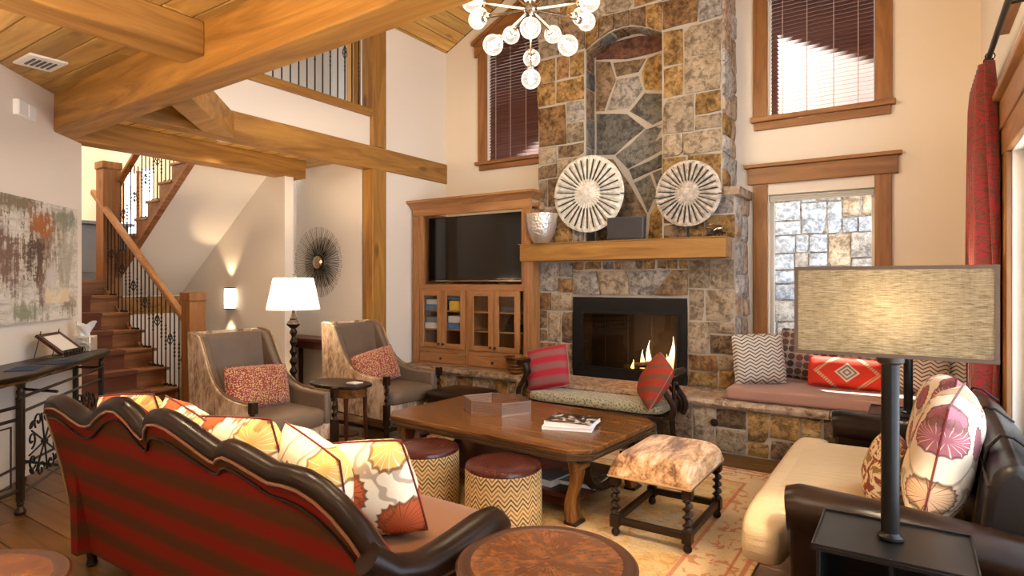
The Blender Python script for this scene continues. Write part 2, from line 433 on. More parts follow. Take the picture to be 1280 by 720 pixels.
def kilim(name):
    t = NT(name); x, y, z = xz(t)
    zz = t.math('SUBTRACT', z, .135)
    m = t.math('ADD', t.math('ABSOLUTE', t.math('MULTIPLY', x, 1.0)), t.math('ABSOLUTE', t.math('MULTIPLY', zz, 1.15)))
    wv = t.math('FRACT', t.math('MULTIPLY', m, 26))
    cen = t.ramp(m, [(.095, (1, 1, 1)), (.10, (0, 0, 0))])
    dia = t.ramp(wv, [(0, (.62, .50, .36)), (.5, (.62, .50, .36)), (.52, (.16, .16, .17)), (1, (.16, .16, .17))])
    e = t.math('ABSOLUTE', t.math('SUBTRACT', t.math('PINGPONG', t.math('ABSOLUTE', x), .30), t.math('MULTIPLY', t.math('ABSOLUTE', zz), -1.0)))
    ln = t.math('MULTIPLY', t.ramp(t.math('ABSOLUTE', t.math('SUBTRACT', t.math('ADD', t.math('ABSOLUTE', x), t.math('MULTIPLY', t.math('ABSOLUTE', zz), 1.2)), .24)), [(.018, (1, 1, 1)), (.024, (0, 0, 0))]), 1.0)
    sp = t.math('FRACT', t.math('MULTIPLY', t.math('SUBTRACT', x, zz), 34))
    n = t.noise(t.co(), 160, 2)
    c = t.mix(t.math('MULTIPLY', n, .5), (.62, .045, .022), (.36, .022, .012))
    c = t.mix(cen, c, dia)
    c = t.mix(t.math('MULTIPLY', ln, t.ramp(sp, [(.45, (1, 1, 1)), (.5, (.25, .25, .25))])), c, (.50, .38, .22))
    return t.out(c, .85, 0, t.bump(n, .2, .004), .2)
M['kilim'] = kilim('red_kilim_cloth')
def ikat(name):
    t = NT(name); x, y, z = xz(t)
    v = t.comb(t.math('MULTIPLY', t.math('ABSOLUTE', x), 1.0), z, 0)
    n = t.noise(v, 11, 3, .5, 1.5)
    c = t.ramp(n, [(.36, (.18, .045, .025)), (.44, (.22, .055, .03)), (.46, (.66, .50, .30)), (.52, (.70, .55, .36)), (.54, (.27, .16, .055)), (.7, (.20, .10, .04))])
    return t.out(c, .85, 0, None, .2)
M['ikat'] = ikat('rust_ikat_cloth')
def damask(name):
    t = NT(name); x, y, z = t.sep(t.co())
    u = t.math('MULTIPLY', y, 1.0)
    tri = t.math('SINE', t.math('MULTIPLY', z, 16))
    p = t.comb(t.math('ADD', t.math('MULTIPLY', u, 15), t.math('MULTIPLY', tri, .8)), t.math('MULTIPLY', z, 7.5), 0)
    n = t.noise(p, 1.1, 2, .4, 2.2)
    f = t.math('FRACT', t.math('MULTIPLY', n, 7))
    c = t.ramp(f, [(.35, (.30, .020, .022)), (.45, (.30, .020, .022)), (.52, (.12, .032, .018)), (.9, (.15, .05, .022))])
    return t.out(c, .7, 0, None, .25, Sheen_Weight=.2)
M['damask'] = damask('red_damask')
def linen_shade(name, dark, light, tr, streak=True):
    t = NT(name)
    v = t.co(scale=(5, 5, 70) if streak else (40, 40, 40)); n = t.noise(v, 4.5, 6, .75, .4)
    n2 = t.noise(t.co(scale=(60, 60, 4)), 4, 2)
    c = t.ramp(t.math('ADD', t.math('MULTIPLY', n, .92), t.math('MULTIPLY', n2, .08)), [(.38, dark), (.60, light)])
    t.put(t.b.inputs['Base Color'], c); t.put(t.b.inputs['Roughness'], .9)
    tl = t.n('ShaderNodeBsdfTranslucent', {'Color': c}).outputs[0]
    mx = t.n('ShaderNodeMixShader', {0: tr, 1: t.b.outputs[0], 2: tl}).outputs[0]
    t.t.links.new(mx, t.o.inputs[0]); return t.m
M['shade_linen'] = linen_shade('slubby_linen_shade', (.12, .098, .068), (.50, .445, .35), .82)
M['shade_white'] = linen_shade('white_silk_shade', (.88, .84, .78), (.93, .90, .85), .55, False)
def burl(name):
    t = NT(name); x, y, z = t.sep(t.co())
    r = t.math('SQRT', t.math('ADD', t.math('MULTIPLY', x, x), t.math('MULTIPLY', y, y)))
    a = t.math('ARCTAN2', y, x)
    seg = t.math('ABSOLUTE', t.math('SINE', t.math('MULTIPLY', a, 2)))
    n = t.noise(t.comb(t.math('MULTIPLY', a, 6), t.math('MULTIPLY', r, 4), 0), 2.4, 6, .65, 1.2)
    n2 = t.noise(t.co(), 22, 5, .6, 1.0)
    f = t.math('ADD', t.math('MULTIPLY', n, .46), t.math('ADD', t.math('MULTIPLY', n2, .48), t.math('MULTIPLY', seg, .06)))
    c = t.ramp(f, [(.34, (.040, .010, .003)), (.5, (.095, .029, .007)), (.66, (.17, .062, .017))])
    return t.out(c, .22, 0, None, .5)
M['burl'] = burl('walnut_veneer')
M['burl_rim'] = plain('round_table_rim', (.045, .014, .0045), .24, nscale=9, amt=.35)
def rug_mat():
    t = NT('oriental_rug'); x, y, z = t.sep(t.co())
    hx, hy = 1.62, 1.30
    ex = t.math('SUBTRACT', hx, t.math('ABSOLUTE', x)); ey = t.math('SUBTRACT', hy, t.math('ABSOLUTE', y))
    e = t.math('MINIMUM', ex, ey)
    p = t.co(); n = t.noise(p, 2.6, 5, .6, 1.8); n2 = t.noise(p, 7.0, 4, .6, 2.5); n3 = t.noise(p, 90, 2)
    field = t.ramp(n, [(.34, (.44, .24, .070)), (.46, (.54, .33, .115)), (.56, (.55, .40, .20)), (.68, (.48, .37, .23))])
    vine = t.ramp(t.math('ABSOLUTE', t.math('SUBTRACT', n2, .5)), [(.0, (1, 1, 1)), (.015, (1, 1, 1)), (.03, (0, 0, 0))])
    field = t.mix(t.math('MULTIPLY', vine, .45), field, (.30, .15, .06))
    bl = t.ramp(t.noise(t.co(scale=(1, 2.2, 1)), 6.0, 4, .6, 1.6), [(.60, (0, 0, 0)), (.64, (1, 1, 1)), (.67, (1, 1, 1)), (.70, (0, 0, 0))])
    field = t.mix(t.math('MULTIPLY', bl, .8), field, (.48, .13, .045))
    border = t.mix(t.ramp(t.noise(p, 9, 3, .5, 2), [(.55, (0, 0, 0)), (.60, (.8, .8, .8))]), (.60, .44, .26), (.44, .16, .07))
    c = t.mix(t.ramp(e, [(.36, (1, 1, 1)), (.37, (0, 0, 0))]), field, border)
    ln = t.ramp(e, [(.0, (0, 0, 0)), (.025, (0, 0, 0)), (.03, (1, 1, 1)), (.05, (1, 1, 1)), (.055, (0, 0, 0)), (.10, (0, 0, 0)), (.105, (1, 1, 1)), (.115, (1, 1, 1)), (.12, (0, 0, 0)), (.335, (0, 0, 0)), (.34, (1, 1, 1)), (.36, (1, 1, 1)), (.365, (0, 0, 0))])
    c = t.mix(t.math('MULTIPLY', ln, .8), c, (.42, .12, .05))
    c = t.mix(t.math('MULTIPLY', n3, .4), c, (.22, .12, .06))
    return t.out(c, .95, 0, t.bump(n3, .4, .004), .1)
M['rug'] = rug_mat()
def painting_mat():
    t = NT('abstract_painting'); x, y, z = t.sep(t.co())     # x along the canvas, z up
    vs = t.noise(t.co(scale=(7, 1, 1.1)), 2.2, 9, .72, .3)      # vertical strokes
    hs = t.noise(t.co(scale=(1.2, 1, 6.5)), 2.6, 9, .75, .3)    # horizontal scrapes
    pt = t.noise(t.co(scale=(1, 1, 1)), 9, 9, .8, .4)
    k = t.math('ADD', t.math('MULTIPLY', vs, .42), t.math('ADD', t.math('MULTIPLY', hs, .30), t.math('MULTIPLY', pt, .28)))
    base = t.ramp(hs, [(.36, (.36, .35, .29)), (.47, (.62, .58, .50)), (.56, (.76, .72, .65)), (.68, (.50, .50, .46))])
    def patch(c, cx, cz, rx, rz, col, amt=.95, rag=7.0):
        d = t.math('ADD', t.math('POWER', t.math('ABSOLUTE', t.math('DIVIDE', t.math('SUBTRACT', x, cx), rx)), 2.0), t.math('POWER', t.math('ABSOLUTE', t.math('DIVIDE', t.math('SUBTRACT', z, cz), rz)), 2.0))
        g = t.math('POWER', 2.718, t.math('MULTIPLY', d, -1.0))
        f = t.math('ADD', g, t.math('MULTIPLY', t.math('SUBTRACT', k, .5), rag))
        return t.mix(t.math('MULTIPLY', t.ramp(f, [(.40, (0, 0, 0)), (.75, (1, 1, 1))]), amt), c, col)
    c = patch(base, .15, .92, .36, .12, (.20, .15, .09))
    c = patch(c, .80, .84, .26, .12, (.16, .18, .12), .8)
    c = patch(c, .82, .55, .16, .34, (.34, .30, .22), .7)
    c = patch(c, .48, .55, .26, .40, (.26, .17, .105), .9)
    c = patch(c, .04, .50, .22, .30, (.15, .060, .036), .9)
    c = patch(c, .40, .50, .17, .24, (.085, .048, .034), .95)
    c = patch(c, .47, .78, .18, .14, (.37, .125, .032), .95, 4.5)
    c = patch(c, .46, .22, .06, .26, (.17, .095, .058), .9)
    c = patch(c, .60, .36, .10, .14, (.62, .58, .56), .9)
    c = patch(c, .25, .08, .20, .09, (.20, .22, .12), .8)
    c = patch(c, .88, .14, .13, .12, (.22, .14, .075), .85)
    c = patch(c, .72, .20, .30, .07, (.80, .66, .44), .85)
    return t.out(c, .55, 0, t.bump(k, .5, .012), .3)
M['painting'] = painting_mat()
def hammered():
    t = NT('hammered_silver'); d = t.voro(t.co(), 42).outputs['Distance']
    return t.out((.86, .83, .78), .36, .85, t.bump(d, .5, .01))
M['silver'] = hammered()
def disc_mat(name, c1, c2):
    t = NT(name); x, y, z = t.sep(t.co()); n = t.noise(t.co(), 20, 5, .65)
    c = t.ramp(n, [(.35, c1), (.65, c2)])
    return t.out(c, .55, .0, t.bump(n, .3, .006), .3)
M['disc1'] = disc_mat('whitewashed_disc', (.50, .46, .39), (.80, .77, .70))
M['disc2'] = disc_mat('driftwood_disc', (.30, .24, .19), (.66, .59, .51))
M['slat'] = wood('blind_slat', (.13, .050, .035), (.20, .085, .060), 'x', 1.5, .55, .03, .95, 1.05, False, .15)
M['cord'] = plain('blind_cord', (.55, .40, .34), .8)
M['slit'] = plain('dark_slit', (.03, .024, .020), .8)
M['paper'] = plain('paper', (.82, .80, .76), .6, amt=.03)
M['screen'] = plain('tv_screen', (.006, .006, .007), .10, amt=.0, spec=.6)
M['tvgrey'] = plain('tv_bezel', (.05, .05, .055), .3, .5, amt=.05)
M['grey_panel'] = plain('graphite_panel', (.10, .10, .105), .4, .4, amt=.05)
M['steel'] = plain('blackened_steel', (.012, .0095, .008), .34, .25, nscale=6, amt=.3, spec=.2)
M['copper'] = plain('antique_copper', (.46, .30, .22), .38, .85, nscale=18, amt=.3)
M['blue_grey'] = plain('blue_grey_paint', (.17, .22, .28), .6, nscale=12, amt=.2)
M['red_gloss'] = plain('red_shade', (.55, .03, .015), .5)
M['firebrick'] = plain('sooty_firebrick', (.035, .028, .024), .9, nscale=20, amt=.4, bump=.3)
M['log'] = plain('charred_log', (.060, .040, .028), .9, nscale=30, amt=.5, bump=.6)
M['earth'] = plain('dark_earth', (.12, .10, .085), .95, nscale=3, amt=.4)  # kept dark so the added hill bounces little sun
M['snow'] = plain('snow_ground', (.82, .85, .90), .9, nscale=4, amt=.05, bump=.2)
M['navy'] = plain('navy_napkin', (.02, .05, .11), .8)
M['pbox1'] = plain('blue_box', (.10, .22, .42), .5)
M['pbox2'] = plain('yellow_box', (.72, .48, .06), .5)
M['pbox3'] = plain('white_box', (.70, .72, .74), .5)
M['pbox4'] = plain('green_box', (.08, .20, .13), .5)
M['teal_glass'] = plain('green_grey_ceramic', (.22, .28, .24), .3)
M['vinyl'] = plain('vinyl_frame', (.62, .58, .50), .5)
# ------------------------------------------------------------------ room shell
XL, XR, YW = -5.40, 0.49, 6.50
EAVE, RIDGE_X = 4.68, -2.455
RIDGE = EAVE + .5 * (RIDGE_X - XL)
def roofz(x): return EAVE + .5 * (min(x, 2 * RIDGE_X - x) - XL)

# floor: every board is a piece
flo = struct('floor', box(-11.3, XR, -1.6, YW, -.10, -.016), M['subfloor'], 'wide wooden board floor')
rf = random.Random(3)
y = -.60
row = 0
while y < 5.44:
    w = .235
    x = -8.3 + rf.uniform(-.9, 0)
    while x < XR - .02:
        L = rf.uniform(.9, 1.9)
        x1 = min(x + L, XR - .01)
        if x1 - x > .08 and x1 > -8.2:
            box(x + .0025, x1 - .0025, y + .002, y + w - .002, -.016, -rf.uniform(0, .0012)).build('board', M['floor'], flo, bevel=.003, seg=1)
        x = x1
    y += w; row += 1

# back wall with three window openings (polygons in XZ, extruded in Y)
wb = MB()
def wpoly(p): wb.prism(p, YW, YW + .18, 'y')
wpoly([(XL - .16, -.1), (-4.70, -.1), (-4.70, roofz(-4.70)), (XL - .16, roofz(XL - .16))])
wpoly([(-4.70, -.1), (-3.75, -.1), (-3.75, 3.07), (-4.70, 3.07)])
wpoly([(-4.70, 4.62), (-3.75, 5.095), (-3.75, roofz(-3.75)), (-4.70, roofz(-4.70))])
wpoly([(-3.75, -.1), (-1.20, -.1), (-1.20, roofz(-1.2)), (RIDGE_X, RIDGE), (-3.75, roofz(-3.75))])
wpoly([(-1.20, -.1), (-.28, -.1), (-.28, .62), (-1.20, .62)])
wpoly([(-1.20, 2.38), (-.28, 2.38), (-.28, 3.16), (-1.20, 3.16)])
wpoly([(-1.20, 4.72), (-.28, 4.72), (-.28, roofz(-.28)), (-1.20, roofz(-1.2))])
wpoly([(-.28, -.1), (XR + .16, -.1), (XR + .16, EAVE - .08), (XR, EAVE), (-.28, roofz(-.28))])
struct('wall_back', wb, M['back_tan'], 'cream wall behind the stone chimney')

# left living wall, loft knee wall
wl = MB()
wl.box(XL - .14, XL, 5.12, YW, -.1, EAVE + .02)
wl.box(XL - .14, XL - .02, 2.32, 5.12, 3.12, 3.50)
struct('wall_left', wl, M['paint'], 'white wall beside the media cabinet')

# right wall, two rows of windows
wr = MB()
for a in ((-1.6, .55, -.1, 4.6), (4.55, YW, -.1, EAVE), (.55, 4.55, -.1, .50), (.55, 4.55, 2.27, 3.05), (.55, 4.55, 4.25, 4.6)):
    wr.box(XR, XR + .16, a[0], a[1], a[2], a[3])
struct('wall_right', wr, M['paint'], 'cream window wall behind the leather sofa')

# diagonal wall with the painting
DP = Vector((-5.097, 1.203, 0)); DS = Vector((-.70711, .70711, 0)); DN = Vector((.70711, .70711, 0))
def dg(s, o, z): return DP + DS * s + DN * o + Vector((0, 0, z))
MD = Matrix(((DS.x, DN.x, 0, DP.x), (DS.y, DN.y, 0, DP.y), (0, 0, 1, 0), (0, 0, 0, 1)))   # (s, o, z) -> world
struct('wall_diagonal', MB().box(-4.2, 1.738, -.14, 0, -.1, 3.08, MD), M['paint'], 'white diagonal wall with the abstract painting')

# stair hall walls
ws = MB()
ws.box(-9.30, -6.22, 4.50, 4.62, -.1, 3.02); ws.box(-9.30, -7.1, 4.50, 4.62, 3.02, 5.4); ws.box(-11.0, -10.45, 4.50, 4.62, -.1, 5.4); ws.box(-10.45, -9.30, 4.50, 4.62, -.1, 2.2); ws.box(-10.45, -9.30, 4.50, 4.62, 3.2, 5.4)
struct('wall_sconce', ws, M['paint'], 'white stair wall with the lit sconce')
wm = MB()
wm.box(-6.92, -6.80, 4.62, 5.22, -.1, 3.02)
wm.box(-6.80, XL - .14, 5.10, 5.22, -.1, 3.02)
struct('wall_mirror', wm, M['paint'], 'cream wall with the wire sunburst mirror')
wh = MB()
wh.box(-11.0, -6.33, 2.21, 2.33, -.1, 5.4)
wh.box(-11.14, -11.0, 2.21, 4.62, -.1, 5.4)
struct('wall_hall', wh, M['paint'], 'warm cream wall at the stair landing')
struct('wall_loft', MB().box(-8.12, -8.0, 4.62, 6.6, 2.9, 5.6).box(-8.0, XL - .14, 6.5, 6.6, 2.9, 5.6), M['paint'], 'shaded wall of the loft behind the balusters')
struct('wall_gable', MB().prism([(-5.6, 3.3), (XR + .1, 3.3), (XR + .1, roofz(XR)), (RIDGE_X, RIDGE), (-5.6, roofz(-5.6))], 2.20, 2.30, 'y'), M['paint'], 'gable wall above the large timber beam')
lc = MB()
lc.box(-11.0, XL - .14, 2.21, 4.62, 5.4, 5.5); lc.box(-8.1, XL - .14, 4.62, 6.6, 5.4, 5.5)
struct('ceiling_loft', lc, M['paint'], 'flat pale ceiling over the loft and stairs')
struct('floor_loft', MB().box(-8.0, XL - .15, 5.24, 6.5, 3.06, 3.14).box(-6.2, XL - .15, 2.32, 5.24, 3.03, 3.10), M['subfloor'], 'floor of the loft above the hall')

# plank ceilings
def plank_row(holder_o, mat, a0, a1, b0, b1, z, w, along, rr, Lmin=2.0, Lmax=3.4):
    b = b0
    while b < b1 - .03:
        bb = min(b + w, b1)
        a = a0 - rr.uniform(0, 1.2)
        while a < a1 - .05:
            e = min(a + rr.uniform(Lmin, Lmax), a1)
            s = max(a, a0)
            if e - s > .05:
                dz = rr.uniform(0, .003)
                m = box(s + .001, e - .001, b + .005, bb - .005, z - dz, z + .018) if along == 'x' else box(b + .003, bb - .003, s + .001, e - .001, z - dz, z + .018)
                m.build('plank', mat, holder_o, bevel=.004, seg=1)
            a = e
        b = bb
rp = random.Random(11)
cf = struct('ceiling', box(-6.6, XR, -1.6, 2.25, 3.10, 3.2), M['subfloor'], 'golden pine plank ceiling above the timber beams')
plank_row(cf, M['pine'], -6.5, XR - .01, -1.0, 2.2, 3.085, .185, 'x', rp, 1.6, 3.4)
ch = struct('ceiling_hall', box(-6.60, XL - .14, 2.32, 5.10, 3.005, 3.03), M['subfloor'], 'low pine plank ceiling over the hall')
plank_row(ch, M['pine'], -6.60, XL - .15, 2.34, 5.09, 2.985, .14, 'x', rp, 2, 3)
struct('ceiling_corner', MB().prism([(XL + .02, 3.1), (XL + .02, 2.28), (-4.55, 2.28)], 3.12, 3.16, 'z'), M['paint'], 'small shaded ceiling triangle behind the diagonal beam')

# pitched roof: two slopes of long planks
cr_ = holder('ceiling_roof', (0, 0, 0), 'pitched pine plank ceiling over the living room')
ang = math.atan(.5)
sl = (RIDGE_X - (XL - .12)) / math.cos(ang)
for side in (0, 1):
    base = struct('roof_deck', MB().box(0, sl + .05, 2.2, YW + .18 + .86, .03, .12), M['subfloor'])
    del base['kind']
    base.parent = cr_
    if side == 0:
        Mx = Matrix.Translation((XL - .12, 0, roofz(XL - .12))) @ Matrix.Rotation(-ang, 4, 'Y')
    else:
        Mx = Matrix.Translation((2 * RIDGE_X - (XL - .12), 0, roofz(XL - .12))) @ Matrix.Rotation(PI + ang, 4, 'Y') @ Matrix.Scale(-1, 4, (0, 0, 1))
    base.matrix_local = Mx if side == 0 else Matrix.Translation((2 * RIDGE_X - (XL - .12), 0, roofz(XL - .12))) @ Matrix.Rotation(ang, 4, 'Y')
    if side == 1:
        for vtx in base.data.vertices: vtx.co.x -= sl
    u = 0.0
    while u < sl - .02:
        u1 = min(u + .172, sl)
        a = 2.25; 
        while a < 6.49:
            e = min(a + rp.uniform(1.6, 3.2), 6.49)
            if side == 0:
                p = box(u + .004, u1 - .004, a, e - .002, -rp.uniform(0, .003), .022).build('plank', M['pine_y'], cr_, bevel=.005, seg=1)
                p.matrix_local = Mx
            else:
                p = box(-u1 + .004, -u - .004, a, e - .002, -rp.uniform(0, .003), .022).build('plank', M['pine_y'], cr_, bevel=.005, seg=1)
                p.matrix_local = Matrix.Translation((2 * RIDGE_X - (XL - .12), 0, roofz(XL - .12))) @ Matrix.Rotation(ang, 4, 'Y')
            a = e
        u = u1

# timber frame
def beam(name, mb, ax, label): return struct(name, mb, M['beam_' + ax], label, bevel=.010, seg=2)
bbm = MB().prism([(-6.36, 2.115), (XR, 1.90), (XR, 2.11), (-6.36, 2.325)], 2.765, 3.10, 'z')
beam('trim_1', bbm, 'x', 'massive fir crossbeam running out from the diagonal wall')
beam('trim_2', box(-3.83, -3.58, -1.5, 2.03, 2.875, 3.085), 'y', 'fir beam butting into the massive crossbeam')
beam('trim_3', box(XL - .16, XL + .02, 2.30, YW, 2.865, 3.135), 'y', 'fir edge beam along the loft')
beam('trim_4', box(XL - .16, XL + .03, 5.10, 5.325, 0, 2.865), 'z', 'fir post standing between the two white walls')
beam('trim_5', box(XL - .16, XL + .03, 5.10, 5.325, 3.135, EAVE), 'z', 'upper fir post rising from the loft beam')
beam('trim_6', box(XL - .17, XL + .035, 2.32, 5.10, 3.485, 3.575), 'y', 'wooden sill board under the loft balusters')
dgv = Vector((.70711, -.70711, 0)); dgn = Vector((.70711, .70711, 0))
q0 = Vector((XL + .02, 3.18, 0)); q1 = q0 + dgv * 1.5
pl = [q0 - dgn * .11, q1 - dgn * .11, q1 + dgn * .11, q0 + dgn * .11]
pl = [(p.x, p.y) for p in pl]
beam('trim_7', MB().prism([(XL + .02, 3.335), (XL + .02, 3.024), (-4.548, 2.205), (-4.36, 2.325)], 2.87, 3.115, 'z'), 'x', 'diagonal fir beam bracing crossbeam to loft beam')
beam('trim_8', box(-6.42, -6.19, 2.30, 4.78, 2.765, 2.985), 'y', 'weathered fir beam above the stairs')
beam('trim_9', box(XL - .30, XL - .17, 4.98, 5.098, 3.14, EAVE), 'z', 'reddish newel post ending the loft balustrade')

# loft balustrade
lb = thing('loft_balustrade', (XL - .07, 3.7, 3.575), 'black iron balusters of the loft above the white wall', 'railing')
bal_i = 0
yy = 2.45
rail = box(XL - .11, XL - .03, 2.32, 5.10, 4.46, 4.52).build('handrail', M['trim_y'], lb, world=True, bevel=.01)
while yy < 5.05:
    m = MB(); x = XL - .07
    m.tube([(x, yy, 3.575), (x, yy, 4.46)], .0085, 6)
    if bal_i % 4 == 2:
        for k in range(4):
            aa = PI / 2 * k
            m.tube([(x + .03*math.sin(PI*t)*math.cos(aa + 3*t), yy + .03*math.sin(PI*t)*math.sin(aa + 3*t), 4.16 + .14*(t - .5)) for t in [i/8 for i in range(9)]], .0045, 5)
    if bal_i % 2 == 0:
        for zc in (3.95, 4.0, 4.05, 4.10):
            m.sphere((x, yy, zc), .0125, 6, 4)
    m.build('baluster', M['iron'], lb, world=True)
    yy += .105; bal_i += 1

# ------------------------------------------------------------------ windows in the back wall
def board(h, name, a, ax, bev=.006): return box(*a).build(name, M['trim_' + ax], h, bevel=bev)
w1 = holder('window_1', (0, 0, 0), 'tall lower window over the cushioned seat')
board(w1, 'casing', (-1.345, -1.21, YW - .035, YW, .58, 2.49), 'z'); board(w1, 'casing', (-.285, -.15, YW - .035, YW, .58, 2.49), 'z')
board(w1, 'head_casing', (-1.395, -.10, YW - .045, YW, 2.49, 2.655), 'x'); board(w1, 'head_cap', (-1.43, -.07, YW - .075, YW, 2.655, 2.69), 'x')
board(w1, 'sill', (-1.36, -.13, YW - .06, YW + .02, .585, .62), 'x')
for a in ((-1.20, -1.165, .62, 2.38), (-.315, -.28, .62, 2.38)): box(a[0], a[1], YW + .07, YW + .13, a[2], a[3]).build('sash', M['vinyl'], w1, bevel=.004)
for a in ((.62, .66), (2.34, 2.38)): box(-1.165, -.315, YW + .07, YW + .13, a[0], a[1]).build('sash', M['vinyl'], w1, bevel=.004)
box(-1.165, -.315, YW + .095, YW + .103, .66, 2.34).build('pane', M['glass'], w1)
rb = thing('raised_blind', (-.74, YW + .03, 2.31), 'pale raised blind stacked at the top of the tall window', 'blind')
for k in range(4): box(-1.19, -.29, YW + .005, YW + .05, 2.315 + k*.013, 2.324 + k*.013).build('slat', M['vinyl'], rb, world=True)
MB().cyl((-1.15, YW + .02, 2.31), (-1.15, YW + .02, .95), .003, n=6).build('pull_cord', M['white'], rb, world=True)

w2 = holder('window_2', (0, 0, 0), 'upper window with the sunlit brown blind')
board(w2, 'casing', (-1.345, -1.21, YW - .035, YW, 3.14, 4.86), 'z'); board(w2, 'casing', (-.285, -.145, YW - .035, YW, 3.14, 4.86), 'z')
board(w2, 'head_casing', (-1.38, -.11, YW - .045, YW, 4.72, 4.90), 'x')
board(w2, 'apron', (-1.335, -.155, YW - .035, YW, 3.035, 3.115), 'x'); board(w2, 'stool', (-1.365, -.12, YW - .07, YW + .04, 3.115, 3.165), 'x')
box(-1.20, -.28, YW + .12, YW + .128, 3.165, 4.72).build('pane', M['glass'], w2)
w3 = holder('window_3', (0, 0, 0), 'window with sloped head beside the chimney')
board(w3, 'casing', (-4.83, -4.69, YW - .035, YW, 3.05, 4.62), 'z'); board(w3, 'casing', (-3.76, -3.62, YW - .035, YW, 3.05, 5.1), 'z')
MB().prism([(-4.88, 4.50), (-3.60, 5.14), (-3.60, 5.32), (-4.88, 4.68)], YW - .05, YW, 'y').build('head_casing', M['trim_x'], w3, bevel=.006)
MB().prism([(-4.92, 4.66), (-3.58, 5.33), (-3.58, 5.375), (-4.92, 4.705)], YW - .075, YW, 'y').build('head_cap', M['trim_x'], w3, bevel=.006)
board(w3, 'apron', (-4.81, -3.64, YW - .035, YW, 2.985, 3.055), 'x'); board(w3, 'stool', (-4.86, -3.58, YW - .07, YW + .04, 3.055, 3.10), 'x')
MB().prism([(-4.70, 3.1), (-3.75, 3.1), (-3.75, 5.09), (-4.70, 4.62)], YW + .12, YW + .128, 'y').build('pane', M['glass'], w3)

def blind(label, x0, x1, z0, z1, slope=0.0, tilt=52):
    b = thing('slatted_blind', ((x0 + x1) / 2, YW + .055, z0), label, 'blind', 'brown slatted blinds')
    z = z0 + .04
    me = None
    ca, sa = math.cos(math.radians(tilt)), math.sin(math.radians(tilt))
    while z < z1:
        L0 = x0
        if slope and z > z0 + (slope): L0 = x0 + (z - z0 - slope) / .5
        if L0 > x1 - .1: break
        if L0 == x0 and me is not None:
            o = bpy.data.objects.new('slat', me); COL.objects.link(o)
        else:
            w = (x1 - L0) / 2; cx = (x0 + x1) / 2
            m = MB().box(L0 - cx, x1 - cx, -.0325, .0325, -.0014, .0014, Matrix.Rotation(math.radians(tilt), 4, 'X'))
            me_ = m.mesh('slat'); me_.materials.append(M['slat'])
            o = bpy.data.objects.new('slat', me_); COL.objects.link(o)
            if L0 == x0: me = me_
        o.parent = b; o.location = (0, 0, z - z0)
        z += .040
    box(x0, x1, YW + .035, YW + .075, z0 + .002, z0 + .02).build('bottom_rail', M['slat'], b, world=True, bevel=.003)
    for f in (.12, .37, .63, .86):
        MB().cyl((x0 + (x1 - x0)*f, YW + .026, z0), (x0 + (x1 - x0)*f, YW + .026, min(z1, z0 + 1.45)), .0035, n=5).build('ladder_cord', M['cord'], b, world=True)
    return b
blind('brown slatted blind catching sunlight above the tall window', -1.185, -.295, 3.168, 4.70)
blind('brown slatted blind behind the globe chandelier beside the chimney', -4.685, -3.765, 3.105, 5.06, 1.47)

# right wall windows
w4 = holder('window_4', (0, 0, 0), 'wide window wall behind the red curtain')
for yv in (.55, 1.85, 3.2, 4.45): box(XR + .06, XR + .12, yv, yv + .10, .5, 2.27).build('mullion', M['vinyl'], w4, bevel=.005)
for zz in (.5, 2.20): box(XR + .06, XR + .12, .55, 4.55, zz, zz + .07).build('sash', M['vinyl'], w4, bevel=.005)
box(XR + .09, XR + .098, .6, 4.5, .55, 2.22).build('pane', M['glass'], w4)
board(w4, 'casing', (XR - .03, XR, 4.55, 4.78, .45, 2.27), 'z'); board(w4, 'casing', (XR - .03, XR, .38, .55, .45, 2.27), 'z')
board(w4, 'head_casing', (XR - .035, XR, .36, 4.80, 2.27, 2.43), 'y'); board(w4, 'frieze', (XR - .045, XR, .34, 4.83, 2.43, 2.60), 'y'); board(w4, 'head_cap', (XR - .08, XR, .30, 4.88, 2.60, 2.64), 'y')
box(XR - .02, XR + .05, .55, 4.55, .5, .53).build('sill', M['trim_y'], w4)
w5 = holder('window_5', (0, 0, 0), 'added unseen window row letting in daylight above the curtain rod')
box(XR + .09, XR + .098, .55, 4.55, 3.05, 4.25).build('pane', M['glass'], w5)  # unseen high panes added for more daylight
for yv in (.55, 2.5, 4.45): box(XR + .06, XR + .12, yv, yv + .10, 3.05, 4.25).build('mullion', M['vinyl'], w5, bevel=.005)
board(w5, 'head_casing', (XR - .03, XR, .4, 4.7, 4.25, 4.40), 'y'); board(w5, 'sill', (XR - .06, XR + .03, .4, 4.7, 3.0, 3.05), 'y')
w6 = holder('window_6', (0, 0, 0), 'far window at the stair landing')
box(-10.45, -9.30, 4.555, 4.563, 2.2, 3.2).build('pane', M['glass'], w6)
for xv in (-10.45, -9.90, -9.36): box(xv, xv + .06, 4.53, 4.59, 2.2, 3.2).build('mullion', M['trim_z'], w6)

struct('wall_near', box(-2.3, XR + .16, -1.85, -1.7, -.1, 3.2), M['paint'], 'cream wall behind the camera')
# outside: stone retaining wall and snow
struct('ground_outside', box(-7, 6, 6.75, 16, -.4, -.3), M['snow'], 'snowy ground outside the windows')
